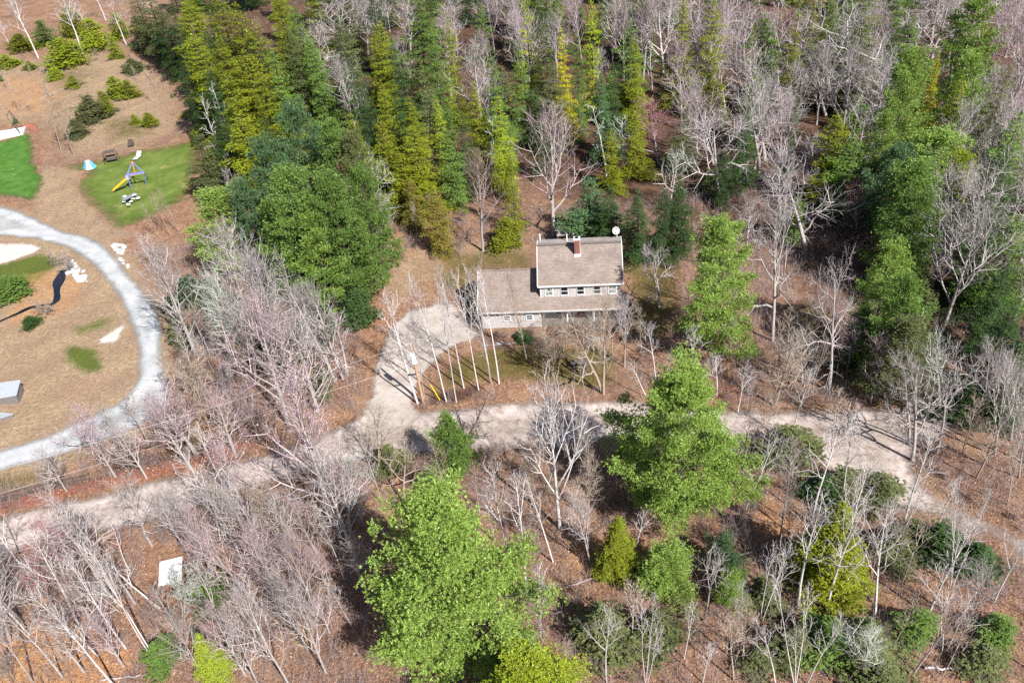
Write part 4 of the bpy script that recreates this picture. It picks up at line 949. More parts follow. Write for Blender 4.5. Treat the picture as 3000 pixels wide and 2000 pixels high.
gt = {'thin': ['grey', 'tan', 'brown'], 'maple': ['grey', 'pink', 'grey'], 'oak': ['grey'], 'hem': ['olive', 'green', 'dark', 'dull'], 'birch': ['white', 'grey'], 'fan': ['brown', 'tan'], 'bush': ['green', 'dull'], 'pine': ['green', 'bright'], 'redmaple': ['pink']}
hh = {'thin': (5, 10), 'maple': (12, 17), 'oak': (12, 16), 'hem': (11, 18), 'birch': (9, 14), 'fan': (2, 4), 'bush': (2, 4), 'pine': (12, 17), 'redmaple': (7, 12)}
fill([(480, 0), (960, -20), (1100, 250), (1000, 500), (700, 560), (560, 400)], 26, ['hem', 'hem', 'thin'], hh, 'stand', 3.8, gt)
fill([(900, -60), (2000, -60), (2000, 250), (1800, 480), (1400, 420), (1050, 420)], 110, ['hem', 'maple', 'hem', 'maple', 'bush'], dict(hh, bush=(3, 7)), 'upc', 3.2, gt)
fill([(2000, -60), (3000, -60), (3000, 300), (2600, 500), (2400, 900), (2050, 700), (1950, 480)], 120, ['maple', 'oak', 'maple', 'hem', 'bush', 'oak'], dict(hh, bush=(3, 7)), 'bare', 3.0, gt)
fill([(2800, 400), (3050, 400), (3050, 1150), (2800, 1150), (2600, 1000)], 30, ['maple', 'oak', 'maple', 'bush'], dict(hh, bush=(3, 6)), 'far', 2.6, gt)
fill([(540, 1010), (760, 960), (1000, 1110), (1010, 1190), (760, 1290), (560, 1260)], 18, ['thin', 'fan', 'maple', 'bush'], dict(hh, bush=(2, 5)), 'thick', 2.2, gt)
fill([(120, 1390), (500, 1270), (760, 1240), (780, 1300), (400, 1400), (150, 1450)], 6, ['redmaple', 'thin', 'maple'], dict(hh, maple=(6, 9), redmaple=(6, 9)), 'ditch', 1.6, gt)
fill([(600, 1560), (1000, 1440), (1100, 1420), (980, 1900), (700, 1800)], 9, ['maple', 'redmaple', 'thin'], dict(hh, maple=(8, 13)), 'bl', 1.2, gt)
fill([(0, 1700), (430, 1600), (1000, 1440), (1150, 1440), (1000, 2020), (0, 2020)], 44, ['thin', 'maple', 'birch', 'redmaple', 'birch', 'fan'], dict(hh, maple=(6, 9), thin=(5, 9), redmaple=(5, 8)), 'bl', 1.4, gt)
fill([(1300, 1360), (1800, 1330), (1850, 2020), (1400, 2020)], 14, ['thin', 'fan'], hh, 'bc', 2.2, gt)
fill([(2150, 1400), (2400, 1430), (2750, 1560), (3000, 1680), (3000, 2020), (2000, 2020)], 26, ['thin', 'fan', 'thin', 'birch'], hh, 'br', 2.0, gt)
fill([(1850, 1020), (2300, 1040), (2500, 1160), (2100, 1180), (1860, 1150)], 12, ['thin', 'fan'], hh, 'rr', 2.0, gt)
fill([(2700, 1330), (3000, 1200), (3020, 1560), (2850, 1470)], 12, ['thin', 'fan', 'birch'], hh, 'rr', 2.0, gt)
fill([(0, 160), (480, 140), (560, 380), (300, 430), (0, 380)], 16, ['thin', 'fan', 'bush'], dict(hh, bush=(1, 2.2), thin=(3, 6)), 'bank', 3.0, gt)
fill([(1050, 720), (1150, 640), (1400, 640), (1420, 740), (1100, 820)], 8, ['thin', 'fan'], hh, 'upl', 2.4, gt)

ORD = ['first', 'second', 'third', 'fourth', 'fifth', 'sixth', 'seventh', 'eighth', 'ninth', 'tenth', 'eleventh', 'twelfth', 'thirteenth', 'fourteenth', 'fifteenth', 'sixteenth', 'seventeenth', 'eighteenth', 'nineteenth', 'twentieth'] + ['twenty-' + s for s in ('first', 'second', 'third', 'fourth', 'fifth', 'sixth', 'seventh', 'eighth', 'ninth')]
groups = {}
for t in TREES:
    t.append(project((t[1] + 2 * t[2]) / 3)[0])
    if t[6] in (None, 'fill'): groups.setdefault((t[0], t[4], t[5]), []).append(t)
for (k, ti, z), L in groups.items():
    L.sort(key=lambda t: t[7])
    nm = f"{TW[ti]} {NAMES[k][1]}"
    for i, t in enumerate(L):
        if len(L) == 1: t[6] = f"the one {nm} {ZONE[z]}"
        else:
            j = len(L) - 1 - i
            t[6] = f"{nm} {ZONE[z]}, " + ('leftmost' if i == 0 else 'rightmost' if j == 0 else f"{ORD[i]} from left" if i <= j else f"{ORD[j]} from right")
cnt = {}
for kind, g, top, wm, tint, zone, label, _ in TREES:
    L = PROTO[kind]; i = cnt.get(kind, 0); cnt[kind] = i + 1
    tm, cm, PH, PR = L[i % len(L)]
    d = top - g; H = float(np.linalg.norm(d)); ln = math.atan2(d[0], max(d[2], .1)); ln = max(-.42, min(.42, ln))
    con = kind in ('pine', 'bigpine', 'roadpine', 'nearpine', 'youngpine', 'hem', 'cone', 'bush')
    s = H / PH; wm = wm * ((1.05 if tint == 'dark' else 1.38) if kind == 'hem' else 1.08) if wm and con else wm; sx = s if wm is None else min(max(wm / (2 * PR), s * .5), s * 2.6)
    name = NAMES[kind][0]
    e = empty(name, (g[0], g[1], float(height(g[0], g[1])) - .02)); e.scale = (sx, sx, s)
    e.rotation_euler = (0, ln, 0)
    rot = float(rng.uniform(0, 6.28))
    con = kind in ('pine', 'bigpine', 'roadpine', 'nearpine', 'youngpine', 'hem', 'cone', 'bush')
    for nm, me in (('trunk', tm), ('crown', cm)):
        o = bpy.data.objects.new(nm, me); link(o, e); o.rotation_euler = (0, 0, rot)
        jit = rng.uniform(.85, 1.15)
        if nm == 'crown' and con: c = TINT[tint]
        elif con: c = (.085, .068, .058)
        else:
            c = WOODT[tint]
            if nm == 'trunk' and tint in ('pink', 'red', 'brown'): c = WOODT['grey']
            if nm == 'crown' and tint == 'white': c = (.37, .34, .34)
        o.color = (*[float(x) * jit for x in c], 1)
    tag(e, label, CAT[kind], f"{NAMES[kind][1]}s {ZONE[zone]}")
print('trees', len(TREES))
# ------------------------------------------------------------------ woodland floor: fallen leaves and brush
def scatter_mask(Pt):
    ok = np.ones(len(Pt), bool)
    for q in OPEN: ok &= ~inpoly(Pt, q)
    return ok
def brush(name, n, rect, hmin, hmax, label, col, excl=None, stems=5):
    Pt = np.c_[rng.uniform(rect[0], rect[1], n), rng.uniform(rect[2], rect[3], n)]
    xy = np.array([project((x, y, 0)) for x, y in Pt])
    ok = scatter_mask(Pt) & (xy[:, 0] > -100) & (xy[:, 0] < 3100) & (xy[:, 1] < 2100) & (xy[:, 1] > -50)
    for q in (excl or []): ok &= ~inpoly(Pt, q)
    Pt = Pt[ok]
    B = np.repeat(Pt, stems, 0) + rng.normal(0, .18, (len(Pt) * stems, 2))
    h = rng.uniform(hmin, hmax, len(B)) * np.repeat(rng.uniform(.5, 1.2, len(Pt)), stems)
    z0 = height(B[:, 0], B[:, 1]) - .03
    tip = np.c_[B + rng.normal(0, .35, B.shape) * h[:, None], z0 + h]
    segs = np.c_[B, z0, tip, np.full(len(B), .012), np.full(len(B), .004), rng.random(len(B))]
    mid = segs[:, 0:3] + (tip - segs[:, 0:3]) * .5
    tip2 = mid + np.c_[rng.normal(0, .3, B.shape) * h[:, None], h * .35]
    segs = np.r_[segs, np.c_[mid, tip2, np.full(len(B), .008), np.full(len(B), .003), rng.random(len(B))]]
    V, Q, v = tubes(segs, 3)
    o = link(bpy.data.objects.new(name, mesh_np(name, V, [Q], MTWIG, {'v': v}))); o.color = (*col, 1)
    tag(o, label, None, None, 'stuff'); return o
FIELD = gpoly([(-300, 560), (200, 600), (400, 690), (520, 900), (520, 1180), (470, 1280), (0, 1420), (-300, 1500)])
YARD = gpoly([(1080, 760), (1420, 720), (1990, 720), (2000, 1000), (1840, 1160), (1300, 1170), (1240, 1180), (1060, 1220)])
brush('undergrowth', 17000, (-60, 60, 26, 100), .6, 2.2, 'thin bare brush over the woodland floor', (.25, .195, .195), [FIELD, YARD])
brush('undergrowth', 4200, (-150, -45, 105, 240), .5, 1.6, 'tan brush on the bank above the play lawn', (.25, .19, .155), None)
def leaves(name, n, rect, size, label, cols):
    Pt = np.c_[rng.uniform(rect[0], rect[1], n), rng.uniform(rect[2], rect[3], n)]
    Pt = Pt[scatter_mask(Pt) & ~inpoly(Pt, YARD) & ~inpoly(Pt, FIELD)]
    C = np.c_[Pt, height(Pt[:, 0], Pt[:, 1]) + rng.uniform(.02, .07, len(Pt))]
    a = rng.normal(size=C.shape); a[:, 2] *= .4; a /= np.linalg.norm(a, axis=1, keepdims=True)
    b = np.cross(a, rng.normal(0, .3, C.shape) + [0, 0, 1]); b /= np.linalg.norm(b, axis=1, keepdims=True)
    s = rng.uniform(.5, 1.2, (len(C), 1)) * size
    V = np.stack([C - a * s, C + b * s * .55, C + a * s, C - b * s * .55], 1).reshape(-1, 3)
    q = (np.arange(len(C)) * 4)[:, None] + np.arange(4)
    o = link(bpy.data.objects.new(name, mesh_np(name, V, [q], M_leaf, {'v': np.repeat(rng.random(len(C)), 4)})))
    tag(o, label, None, None, 'stuff')
m_, n_, l_, b_ = mat_new('fallen_leaf')
l_.new(ramp(n_, l_, attr(n_, 'v'), [(0, (.11, .06, .04)), (.4, (.25, .145, .095)), (.8, (.38, .25, .175)), (1, (.46, .35, .27))]), b_.inputs['Base Color']); M_leaf = m_
leaves('fallen_leaves', 60000, (-45, 50, 26, 82), .085, 'fallen brown oak leaves strewn over the woodland floor', None)

# ------------------------------------------------------------------ fallen logs
def log(a, b, r, tint, label):
    A, B = gnd(*a), gnd(*b); c = (A + B) / 2
    e = empty('fallen_log', (c[0], c[1], float(height(c[0], c[1])))); R = np.random.default_rng(int(a[0]))
    segs = []; n = 7; pts = [A + (B - A) * i / n - c + np.array([*R.normal(0, .07, 2), r * 1.1 + abs(R.normal(0, .03))]) for i in range(n + 1)]
    for i in range(n): segs.append((*pts[i], *pts[i + 1], r * (1 - .6 * i / n), r * (1 - .6 * (i + 1) / n), .5))
    V, Q, v = tubes(segs, 8); o = link(bpy.data.objects.new('trunk', mesh_np('trunk', V, [Q], MBARK, {'v': v}, True)), e); o.color = (*WOODT[tint], 1)
    sg = []
    for k in range(9):
        i = R.integers(2, n + 1); d = unit(R.normal(size=3) + [0, 0, .8]); q = pts[i] + d * R.uniform(.3, 1.0); sg.append((*pts[i], *q, .02, .008, R.random()))
    V, Q, v = tubes(sg, 4); o = link(bpy.data.objects.new('branch_stubs', mesh_np('branch_stubs', V, [Q], MTWIG, {'v': v})), e); o.color = (*WOODT[tint], 1)
    tag(e, label, 'log', 'fallen logs')
for a in (((2712, 1962), (2856, 1960), .10, 'white', 'pale fallen log lying level in the bottom right corner woods'), ((2150, 1640), (2260, 1600), .09, 'grey', 'grey fallen log on the litter left of the cone-shaped cedar'),
          ((1660, 1720), (1760, 1690), .09, 'grey', 'grey fallen log below the pale birches'), ((300, 1990), (430, 1975), .10, 'grey', 'grey fallen log at the bottom edge among the leaning birches'),
          ((1960, 1090), (2080, 1110), .11, 'grey', 'grey fallen log on the road bank behind the large pine'), ((2600, 1100), (2700, 1130), .12, 'dark', 'dark fallen log under the right roadside trees'),
          ((400, 180), (460, 260), .12, 'grey', 'pale fallen log on the bank below the dark hemlocks'), ((120, 290), (190, 262), .1, 'grey', 'grey fallen log among the bank brush'),
          ((640, 1840), (760, 1890), .09, 'tan', 'tan fallen log in the twiggy bottom left woods'), ((1290, 640), (1370, 660), .12, 'grey', 'grey fallen log in the clearing behind the garage'), ((2480, 1680), (2560, 1760), .08, 'tan', 'tan fallen log right of the cone-shaped cedar')):
    log(*a)

# ------------------------------------------------------------------ utility pole, wires, guy
M_pole = plain('pole_wood', (.36, .22, .14), .85, .3, 4)
M_tank = plain('transformer_grey', (.60, .64, .70), .4, .08)
M_wire = plain('wire', (.42, .40, .38), .6, .05)
M_yel = plain('yellow_plastic', (.62, .43, .01), .5, .08)
M_blk = plain('black_iron', (.025, .025, .028), .6)
g = gnd(1241, 1181); d = ray(1203, 1012); top = CC + d * (g[1] / d[1]); PHT = top[2]
pole = empty('utility_pole', (g[0], g[1], 0)); pole.rotation_euler = (0, math.atan2(top[0] - g[0], top[2]), 0)
tag(pole, 'brown wooden utility pole with grey transformer at the driveway mouth', 'utility pole')
MB().tube((0, 0, -.3), (0, 0, PHT), .16, .11, 12).build('pole_shaft', M_pole, pole)
tr_ = MB().tube((.02, -.34, PHT - 1.9), (.02, -.34, PHT - .9), .25, .25, 16).build('transformer', M_tank, pole)
MB().tube((.02, -.34, PHT - .9), (.02, -.34, PHT - .82), .27, .2, 16).build('lid', M_tank, tr_)
for sx in (-.12, .12): MB().tube((.02 + sx, -.34, PHT - .82), (.02 + sx, -.34, PHT - .55), .04, .03, 8).build('bushing', M_white, tr_)
MB().tube((0, 0, PHT), (0, 0, PHT + .32), .06, .04, 8).build('insulator', M_white, pole)
MB().bar((-.12, -.02, PHT * .52), (-.85, -.08, PHT * .52 + .12), .13, .10).build('lamp_arm', M_blk, pole)
MB().tube((0, -.1, PHT * .72), (0, -.2, PHT * .72), .05, .05, 8).build('insulator', M_white, pole)
rotm = pole.rotation_euler.to_matrix()
def wire(name, a, b, sag, label, r=.011, n=16):
    m = MB(); a = Vector(a); b = Vector(b); p = None
    for i in range(n + 1):
        t = i / n; q = a.lerp(b, t) - Vector((0, 0, sag * 4 * t * (1 - t)))
        if p is not None: m.tube(p, q, r, r, 5, False)
        p = q
    o = m.build(name, M_wire); tag(o, label, 'wire', 'overhead power wires'); return o
pw = lambda z, dx=0: Vector((g[0], g[1], 0)) + rotm @ Vector((dx, -.12, z))
far = Vector(g) + Vector((-62, -20, 0))
wire('power_wire', pw(PHT + .3), far + Vector((0, 0, PHT + 1.0)), .9, 'upper overhead wire running left from the utility pole')
wire('power_wire', pw(PHT * .72), far + Vector((0, 0, PHT * .72 + .4)), .8, 'lower overhead wire running left from the utility pole')
c_, s_ = math.cos(HPSI), math.sin(HPSI)
hp = Vector((HX + xl * c_ - 2.0 * s_, HY + xl * s_ + 2.0 * c_, 3.4))
wire('service_wire', pw(PHT * .8), hp, .5, 'thin service wire from the utility pole to the garage', .012)
gg = gnd(1290, 1174)
guy = empty('guy_wire', (gg[0], gg[1], 0)); tag(guy, 'steel guy wire with yellow guard beside the utility pole', 'guy wire')
tp = pw(PHT * .86) - Vector((gg[0], gg[1], 0)); tpn = tp.normalized()
MB().tube((0, 0, -.2), tp, .014, .014, 6).build('cable', M_wire, guy)
MB().tube(tpn * .15, tpn * 2.4, .06, .06, 10).build('guard', M_yel, guy)

# ------------------------------------------------------------------ yard things near the house
p0 = gnd(1700, 1075)
tb = empty('picnic_table', (p0[0], p0[1], 0), math.radians(-4)); tag(tb, 'weathered grey picnic table in the shade of the front lawn', 'picnic table')
for i in range(5): MB().box(-.95, .95, -.37 + i * .15, -.37 + i * .15 + .135, .72, .76).build('top_plank', M_wood, tb)
for sy in (-.72, .58): MB().box(-.95, .95, sy, sy + .14, .43, .47).build('bench_plank', M_wood, tb)
for sx in (-.65, .65):
    MB().bar((sx, -.6, 0), (sx, -.16, .715), .09, .045).build('leg', M_wood, tb); MB().bar((sx, .6, 0), (sx, .16, .715), .09, .045).build('leg', M_wood, tb)
    MB().box(sx - .02, sx + .02, -.72, .72, .385, .428).build('cross_brace', M_wood, tb)
p0 = gnd(1662, 710)
p0 = gnd(1659, 692, 1.6)
sh = empty('shed', (p0[0], p0[1] + .6, 0), HPSI); tag(sh, 'small open wood shed with shingle roof behind the house', 'shed')
MB().prism([(-1.15, -.9, 1.75), (1.15, -.9, 1.95), (1.15, .9, 2.55), (-1.15, .9, 2.35)], (0, 0, .1)).build('roof', shingles('shed_shingles', (.14, .13, .12), (.24, .225, .2), (.3, .28, .255)), sh)
for x_ in (-1.0, 1.0):
    for y_ in (-.8, .8): MB().box(x_ - .05, x_ + .05, y_ - .05, y_ + .05, -.1, 1.75 if y_ < 0 else 2.3).build('post', M_wood, sh)
MB().box(-1.0, 1.0, .76, .8, 0, 2.2).build('back_wall', plain('shed_board', (.18, .09, .06), .85), sh)
for i in range(5): MB().tube((-.9 + .02 * i, -.4 + .25 * i, .15), (.9, -.4 + .25 * i, .15), .13, .13, 8).build('log', plain('firewood', (.30, .2, .13)), sh)
# white pipe frame in the thicket
M_pvc = plain('white_pipe', (.64, .64, .64), .5, .05)
a = gnd(615, 1038); fr = empty('pipe_frame', (a[0], a[1], 0), math.radians(28)); tag(fr, 'white pipe frame of a bare canopy standing in the thicket', 'canopy frame')
FW, FL, FH, FR = 3.0, 5.0, 2.4, 3.2
for i in range(4):
    y_ = FL * i / 3
    for x_ in (0, FW): MB().tube((x_, y_, -.1), (x_, y_, FH), .03, n=6).build('upright', M_pvc, fr)
    MB().tube((0, y_, FH), (FW / 2, y_, FR), .028, n=6).tube((FW, y_, FH), (FW / 2, y_, FR), .028, n=6).build('rafter', M_pvc, fr)
for x_, z_ in ((0, FH + .01), (FW, FH + .01), (FW / 2, FR + .01), (0, 1.2), (FW, 1.2)):
    MB().tube((x_, 0, z_), (x_, FL, z_), .028, n=6).build('rail', M_pvc, fr)
# white sheet leaning over a frame in the lower left woods
a = gnd(512, 1700); ws = empty('tarp_shelter', (a[0], a[1], 0), math.radians(8)); tag(ws, 'small shelter under a tilted white sheet in the lower left woods', 'shelter')
MB().prism([(-.95, -.9, .75), (.95, -.9, .85), (1.0, 1.1, 1.5), (-.9, 1.1, 1.4)], (0, 0, .05)).build('sheet', plain('white_sheet', (.50, .52, .56), .6, .12, 2), ws)
for x_, y_, h_ in ((-.85, -.8, .76), (.85, -.8, .86), (.9, 1.0, 1.45), (-.8, 1.0, 1.36)): MB().box(x_ - .04, x_ + .04, y_ - .04, y_ + .04, -.1, h_).build('leg', M_wood, ws)
MB().box(-.85, .85, .96, 1.0, .2, 1.2).build('back_board', M_wood, ws)
a = gnd(487, 1704); tag(MB().box(a[0] - .13, a[0] + .13, a[1] - .06, a[1] + .06, 0, .1).build('white_block', M_white), 'small white block on the leaves beside the white sheet', 'block')
a = gnd(268, 1840)
bs = []
for i in range(1, 7):
    for k in range(12):
        th_, ph_ = math.pi * i / 7, 2 * math.pi * k / 12; bs.append((.17 * math.sin(th_) * math.cos(ph_), .17 * math.sin(th_) * math.sin(ph_), .17 * math.cos(th_)))
fs = [(r * 12 + k, r * 12 + (k + 1) % 12, (r + 1) * 12 + (k + 1) % 12, (r + 1) * 12 + k) for r in range(5) for k in range(12)]
bs += [(0, 0, .17), (0, 0, -.17)]; fs += [(72, (k + 1) % 12, k) for k in range(12)] + [(73, 60 + k, 60 + (k + 1) % 12) for k in range(12)]
bo = MB().add(bs, fs).build('ball', M_white); bo.location = (a[0], a[1], .16); tag(bo, 'white ball lying on orange leaves between the birches', 'ball')

# ------------------------------------------------------------------ fence along the ditch
M_fence = plain('brown_fence_wood', (.105, .07, .055), .85, .35, 2)
A0, A1 = gnd(-90, 1483), gnd(262, 1402)
L_ = float(np.linalg.norm(A1 - A0)); ang = math.atan2(A1[1] - A0[1], A1[0] - A0[0])
fe = empty('picket_fence', (A0[0], A0[1], 0), ang); tag(fe, 'low brown picket fence between the gravel drive and the dirt road', 'fence')
npost = 8
for i in range(npost): MB().box(L_ * i / (npost - 1) - .05, L_ * i / (npost - 1) + .05, .03, .13, -.7, 1.0).build('post', M_fence, fe)
for z_ in (.28, .8): MB().box(-.05, L_ + .05, -.005, .028, z_, z_ + .08).build('rail', plain('pale_rail', (.34, .27, .22), .8), fe)
m = MB(); x = 0
while x < L_:
    m.box(x, x + .085, -.03, -.007, -.35, .92 + random.uniform(-.03, .03)); x += .125
tag(m.build('pickets', M_fence, fe), None, None, None, 'stuff')

# ------------------------------------------------------------------ sheds with metal roofs at the left edge
M_metal = plain('corrugated_metal', (.30, .325, .36), .5, .12, 3, .1)
def metal_shed(corners_px, zr, label):
    c = [gnd(*p, z=zr + dz) for p, dz in corners_px]
    ctr = sum(c) / 4
    e = empty('metal_shed', (ctr[0], ctr[1], 0)); tag(e, label, 'shed')
    loc = [Vector(p - np.array([ctr[0], ctr[1], 0])) for p in c]
    nrib = 9
    rf = MB().prism(loc, (0, 0, .06)).build('roof', M_metal, e)
    for i in range(nrib):
        t = (i + .5) / nrib; a = loc[0].lerp(loc[3], t) + Vector((0, 0, .075)); b_ = loc[1].lerp(loc[2], t) + Vector((0, 0, .075))
        MB().bar(a, b_, .05, .04).build('rib', M_metal, rf)
    w = MB(); ins = [p.lerp(sum(loc, Vector()) / 4, .07) for p in loc]
    for i in range(4):
        a, b_ = ins[i], ins[(i + 1) % 4]
        w.add([(a.x, a.y, -.2), (b_.x, b_.y, -.2), (b_.x, b_.y, b_.z - .01), (a.x, a.y, a.z - .01)], [(0, 1, 2, 3)])
    w.build('wall', plain('shed_wall_grey', (.14, .13, .13)), e)
metal_shed([((-90, 1182), 0), ((49, 1159), 0), ((61, 1113), .35), ((-80, 1132), .35)], 1.1, 'grey metal-roofed shed at the left edge inside the gravel drive')
metal_shed([((-60, 1252), 0), ((0, 1226), 0), ((40, 1213), .1), ((-60, 1200), .3)], .5, 'low pale metal lean-to roof below the larger shed at the left edge')

# white rink platform with net goal at the upper left
c = [gnd(*p) for p in ((-70, 430), (68, 394), (76, 375), (-70, 400))]; ctr = sum(c) / 4
pf = empty('rink_platform', (ctr[0], ctr[1], 0)); tag(pf, 'white boarded platform with dark net frame above the bright lawn', 'platform')
M_sheet = plain('white_boards', (.56, .58, .61), .5, .06)
MB().prism([p - ctr + np.array([0, 0, -.1]) for p in c], (0, 0, .35)).build('deck', M_sheet, pf)
q = [Vector(p - ctr) for p in c]
for i in range(5):
    a = q[0].lerp(q[1], i / 4.0); b_ = q[3].lerp(q[2], i / 4.0); MB().bar(a + Vector((0, 0, .262)), b_ + Vector((0, 0, .262)), .05, .02).build('seam', plain('seam_grey', (.5, .52, .55)), pf)
fr_ = MB()
e0, e1 = q[1].lerp(q[0], .05) + Vector((0, 0, .25)), q[2].lerp(q[3], .05) + Vector((0, 0, .25))
b0, b1 = e0 + Vector((-1.2, .2, 3.4)), e1 + Vector((-1.2, .2, 3.4))
for s_, e_ in ((e0, b0), (e1, b1), (b0, b1), (e0.lerp(b0, .5), e1.lerp(b1, .5)), (e0, b1)): fr_.tube(s_, e_, .05, n=6)
fr_.build('net_frame', M_blk, pf)

# ------------------------------------------------------------------ play lawn things
M_blue = plain('blue_steel', (.13, .17, .45), .4, .1); M_redp = plain('red_steel', (.42, .09, .05), .45, .1); M_purple = plain('lilac_plastic', (.34, .28, .62), .5, .1)
g0 = gnd(384, 551); ps = empty('play_set', (g0[0], g0[1], 0)); tag(ps, 'blue play frame with yellow slide on the play lawn', 'play set')
def lp(x, y, z=0): return Vector(gnd(x, y, z)) - Vector((g0[0], g0[1], 0))
BH = 2.3
fl, frr = lp(384, 551), lp(428, 540)
bl_, brr = lp(372, 513, BH), lp(421, 506, BH)
ap = (bl_ + brr) / 2 + Vector((-.35, 1.2, 1.55))
for a_, b2 in ((fl, bl_), (frr, brr), (fl + Vector((-.6, 2.2, 0)), bl_), (frr + Vector((-.3, 2.2, 0)), brr)): MB().tube(a_, b2, .07, n=8).build('leg', M_blue, ps)
MB().tube(bl_, ap, .07, n=8).build('roof_bar', M_blue, ps); MB().tube(brr, ap, .07, n=8).build('roof_bar', M_blue, ps)
MB().tube(ap, (bl_ + brr) / 2, .08, n=8).tube(ap - Vector((.3, 0, 0)), ap + Vector((.3, 0, 0)), .08, n=8).build('climbing_bar', M_redp, ps)
MB().bar(bl_, brr, .42, .10).build('beam', M_purple, ps)
MB().bar(bl_ + Vector((0, -.3, .25)), brr + Vector((0, -.3, .25)), .08, .10).build('hand_rail', M_blue, ps)
st_, sb = lp(368, 527, 1.75), lp(332.5, 558, .25)
sl_ = MB().bar(st_, sb, .62, .06).build('slide', M_yel, ps)
for sg in (-1, 1):
    off = (sb - st_).cross(Vector((0, 0, 1))).normalized() * .33 * sg
    MB().bar(st_ + off + Vector((0, 0, .09)), sb + off + Vector((0, 0, .09)), .05, .2).build('side_wall', plain('slide_edge', (.62, .33, .02)), sl_)
MB().tube(sb, (sb.x - .1, sb.y, 0), .06, n=8).build('foot', M_yel, sl_)
MB().box(bl_.x - .25, bl_.x + .15, bl_.y - .25, bl_.y + .2, bl_.z - .75, bl_.z - .05).build('ladder_box', M_purple, ps)
# blue tent-like cover
g1 = gnd(263, 492); tn = empty('blue_play_tent', (g1[0], g1[1], 0)); tag(tn, 'small blue and white play tent on the lawn', 'tent')
hexa = [(1.15 * math.cos(a) * 1.0, 1.0 * math.sin(a), 0) for a in np.linspace(.3, .3 + 2 * math.pi, 7)[:-1]]
topr = [(.45 * math.cos(a) + .1, .4 * math.sin(a), 1.25) for a in np.linspace(.3, .3 + 2 * math.pi, 7)[:-1]]
M_tb = plain('tent_blue', (.07, .30, .52), .5, .2, 3); M_tw = plain('tent_white', (.42, .58, .66), .5, .1)
for i in range(6):
    j = (i + 1) % 6
    a_, b2, c2, d2 = [Vector(v) for v in (hexa[i], hexa[j], topr[j], topr[i])]
    nrm = (b2 - a_).cross(d2 - a_).normalized() * .03
    MB().prism([a_, b2, c2, d2], nrm).build('panel', M_tb if i % 2 else M_tw, tn)
MB().prism([Vector(v) for v in topr], (0, 0, .05)).build('top_panel', M_tw, tn)
# dark swing bench
g2 = gnd(330, 473); sw = empty('swing_bench', (g2[0], g2[1], 0), math.radians(14)); tag(sw, 'dark canopy swing bench at the back of the play lawn', 'swing bench')
M_sw = plain('dark_brown_canvas', (.075, .062, .05), .8)
for x_ in (-1.15, 1.15):
    MB().tube((x_, -.8, -.05), (x_, 0, 1.75), .045, n=6).build('leg', M_blk, sw); MB().tube((x_, .8, -.05), (x_, 0, 1.75), .045, n=6).build('leg', M_blk, sw)
MB().tube((-1.15, 0, 1.75), (1.15, 0, 1.75), .04, n=6).build('top_bar', M_blk, sw)
MB().prism([(-.95, -.55, 1.72), (.95, -.55, 1.72), (.95, .6, 1.86), (-.95, .6, 1.86)], (0, 0, .06)).build('canopy', M_sw, sw)
MB().box(-.85, .85, -.35, .25, .42, .52).build('seat', M_sw, sw); MB().prism([(-.85, .25, .5), (.85, .25, .5), (.85, .45, 1.05), (-.85, .45, 1.05)], (0, .06, 0)).build('backrest', M_sw, sw)
for x_ in (-.8, .8): MB().tube((x_, 0, .5), (x_, 0, 1.74), .02, n=5).build('hanger', M_blk, sw)
# pale lounge chair
g3 = gnd(405, 466); lc = empty('lounge_chair', (g3[0], g3[1], 0), math.radians(-10)); tag(lc, 'pale grey lounge chair with raised back on the play lawn', 'lounge chair')
M_lc = plain('pale_sling', (.42, .43, .44), .6, .08)
MB().box(-.42, .42, -1.0, .35, .36, .42).build('seat', M_lc, lc)
MB().prism([(-.42, .36, .38), (.42, .36, .38), (.42, 1.15, .95), (-.42, 1.15, .95)], (0, -.03, .06)).build('backrest', M_lc, lc)
for x_ in (-.38, .38):
    for y_ in (-.9, .3): MB().tube((x_, y_, -.02), (x_, y_, .36), .03, n=6).build('leg', M_blk, lc)
g4 = gnd(386, 430); dc = empty('garden_chair', (g4[0], g4[1], 0), math.radians(5)); tag(dc, 'dark brown garden chair at the leaf edge above the lawn', 'garden chair')
MB().box(-.45, .45, -.45, .45, .4, .5).build('seat', M_sw, dc); MB().box(-.45, .45, .38, .48, .5, 1.25).build('backrest', M_sw, dc)
for x_ in (-.4, .4):
    MB().box(x_ - .05, x_ + .05, -.45, .45, .66, .73).build('armrest', M_sw, dc)
    for y_ in (-.4, .4): MB().box(x_ - .045, x_ + .045, y_ - .045, y_ + .045, -.02, .4).build('leg', M_sw, dc)
# patio table with cluttered top and four round stools
g5 = gnd(384, 588); pt_ = empty('garden_table', (g5[0], g5[1], 0), math.radians(50)); tag(pt_, 'grey slatted garden table with white cloths below the play set', 'garden table')
M_gt = plain('grey_slats', (.18, .19, .2), .7)
for i in range(6): MB().box(-1.25, 1.25, -.5 + i * .17, -.5 + i * .17 + .14, .7, .74).build('slat', M_gt, pt_)
for x_ in (-1.1, 1.1):
    for y_ in (-.4, .42): MB().box(x_ - .04, x_ + .04, y_ - .04, y_ + .04, -.02, .7).build('leg', M_gt, pt_)
for k, (x_, y_, r_) in enumerate(((368, 582, .3), (366, 597, .28), (387, 597, .28), (407, 587, .34))):
    p_ = gnd(x_, y_); st = empty('stool', (p_[0], p_[1], 0))
    tag(st, ('white round stool left of the garden table', 'white round stool at the near left corner of the garden table', 'white round stool at the near right corner of the garden table', 'white round stool standing apart on the right of the garden table')[k], 'stool', 'white stools around the garden table')
    MB().tube((0, 0, .40), (0, 0, .47), r_, r_, 14).build('seat', M_white, st); MB().tube((0, 0, -.02), (0, 0, .4), .06, .05, 8).build('leg', M_blk, st)
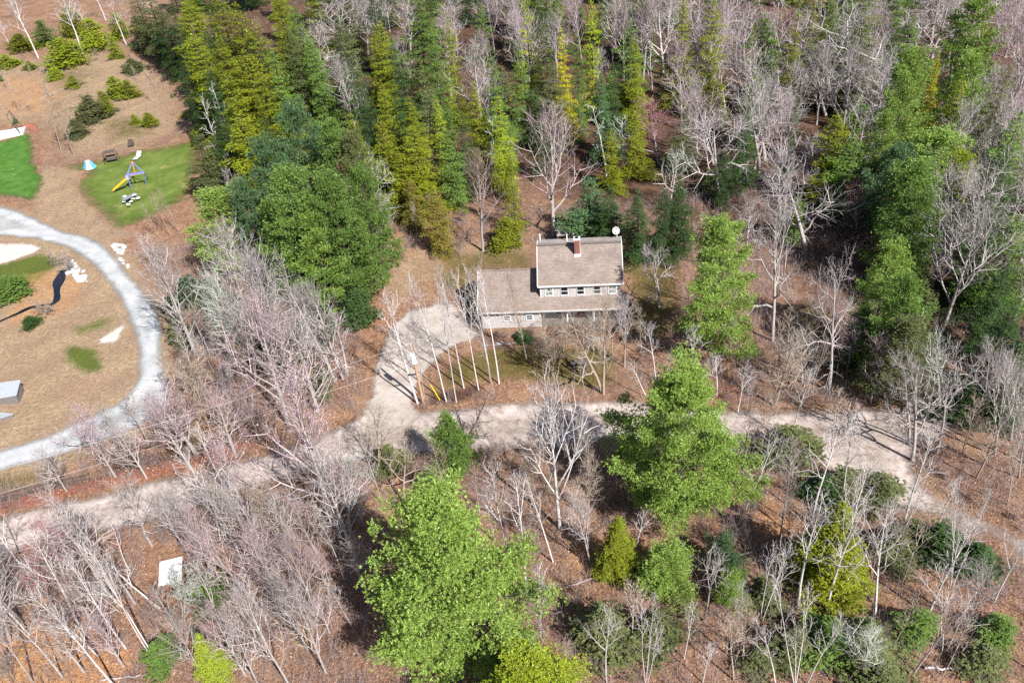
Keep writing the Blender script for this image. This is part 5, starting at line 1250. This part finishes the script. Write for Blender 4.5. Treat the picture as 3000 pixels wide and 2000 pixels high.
for k, (x_, y_) in enumerate(((393, 571), (390, 582), (376, 598))):
    p_ = gnd(x_, y_, .76); tag(MB().box(p_[0] - .28, p_[0] + .3, p_[1] - .16, p_[1] + .16, .742, .80).build('folded_cloth', M_white), ('folded white cloth on the far end of the garden table', 'folded white cloth on the middle of the garden table', 'folded white cloth on the near end of the garden table')[k], 'cloth', 'white cloths on the garden table')

# ------------------------------------------------------------------ stones
M_stone = plain('pale_stone', (.36, .36, .38), .9, .25, 3)
def rock_mesh(seed):
    R = np.random.default_rng(seed); vs = []; fs = []
    for i in range(1, 5):
        for k in range(8):
            t, p = math.pi * i / 5, 2 * math.pi * (k + .5 * (i % 2)) / 8; r = R.uniform(.7, 1.1)
            vs.append((r * math.sin(t) * math.cos(p), r * math.sin(t) * math.sin(p) * .8, r * math.cos(t) * .6))
    fs = [(r * 8 + k, (r + 1) * 8 + k, (r + 1) * 8 + (k + 1) % 8, r * 8 + (k + 1) % 8) for r in range(3) for k in range(8)]
    vs += [(0, 0, .6), (0, 0, -.6)]; fs += [(32, k, (k + 1) % 8) for k in range(8)] + [(33, 24 + (k + 1) % 8, 24 + k) for k in range(8)]
    return MB().add(vs, fs).mesh('stone', M_stone)
ROCK = [rock_mesh(s) for s in range(4)]
def rocks(px, n, smin, smax, label, group):
    poly = gpoly(px); lo, hi = poly.min(0), poly.max(0); k = 0
    while k < n:
        p = rng.uniform(lo, hi)
        if not inpoly(p[None], poly)[0]: continue
        s = rng.uniform(smin, smax); o = bpy.data.objects.new('stone', ROCK[k % 4]); link(o)
        o.location = (p[0], p[1], float(height(*p)) + s * .22); o.scale = (s, s, s); o.rotation_euler = (0, 0, rng.uniform(0, 6)); k += 1
        tag(o, label, 'stone', group)
rocks([(185, 765), (205, 758), (250, 800), (255, 830), (240, 830), (190, 795)], 46, .2, .55, 'pale stone in the rock pile at the stream head', 'stones of the pile at the stream head')
rocks([(318, 715), (365, 722), (372, 745), (350, 750), (325, 730)], 22, .2, .5, 'pale stone in the heap on the outer edge of the gravel bend', 'stones heaped on the outer gravel edge')
rocks([(345, 750), (385, 785), (380, 790), (350, 765)], 10, .15, .35, 'small pale stone strung along the outer gravel edge', 'stones along the outer gravel edge')
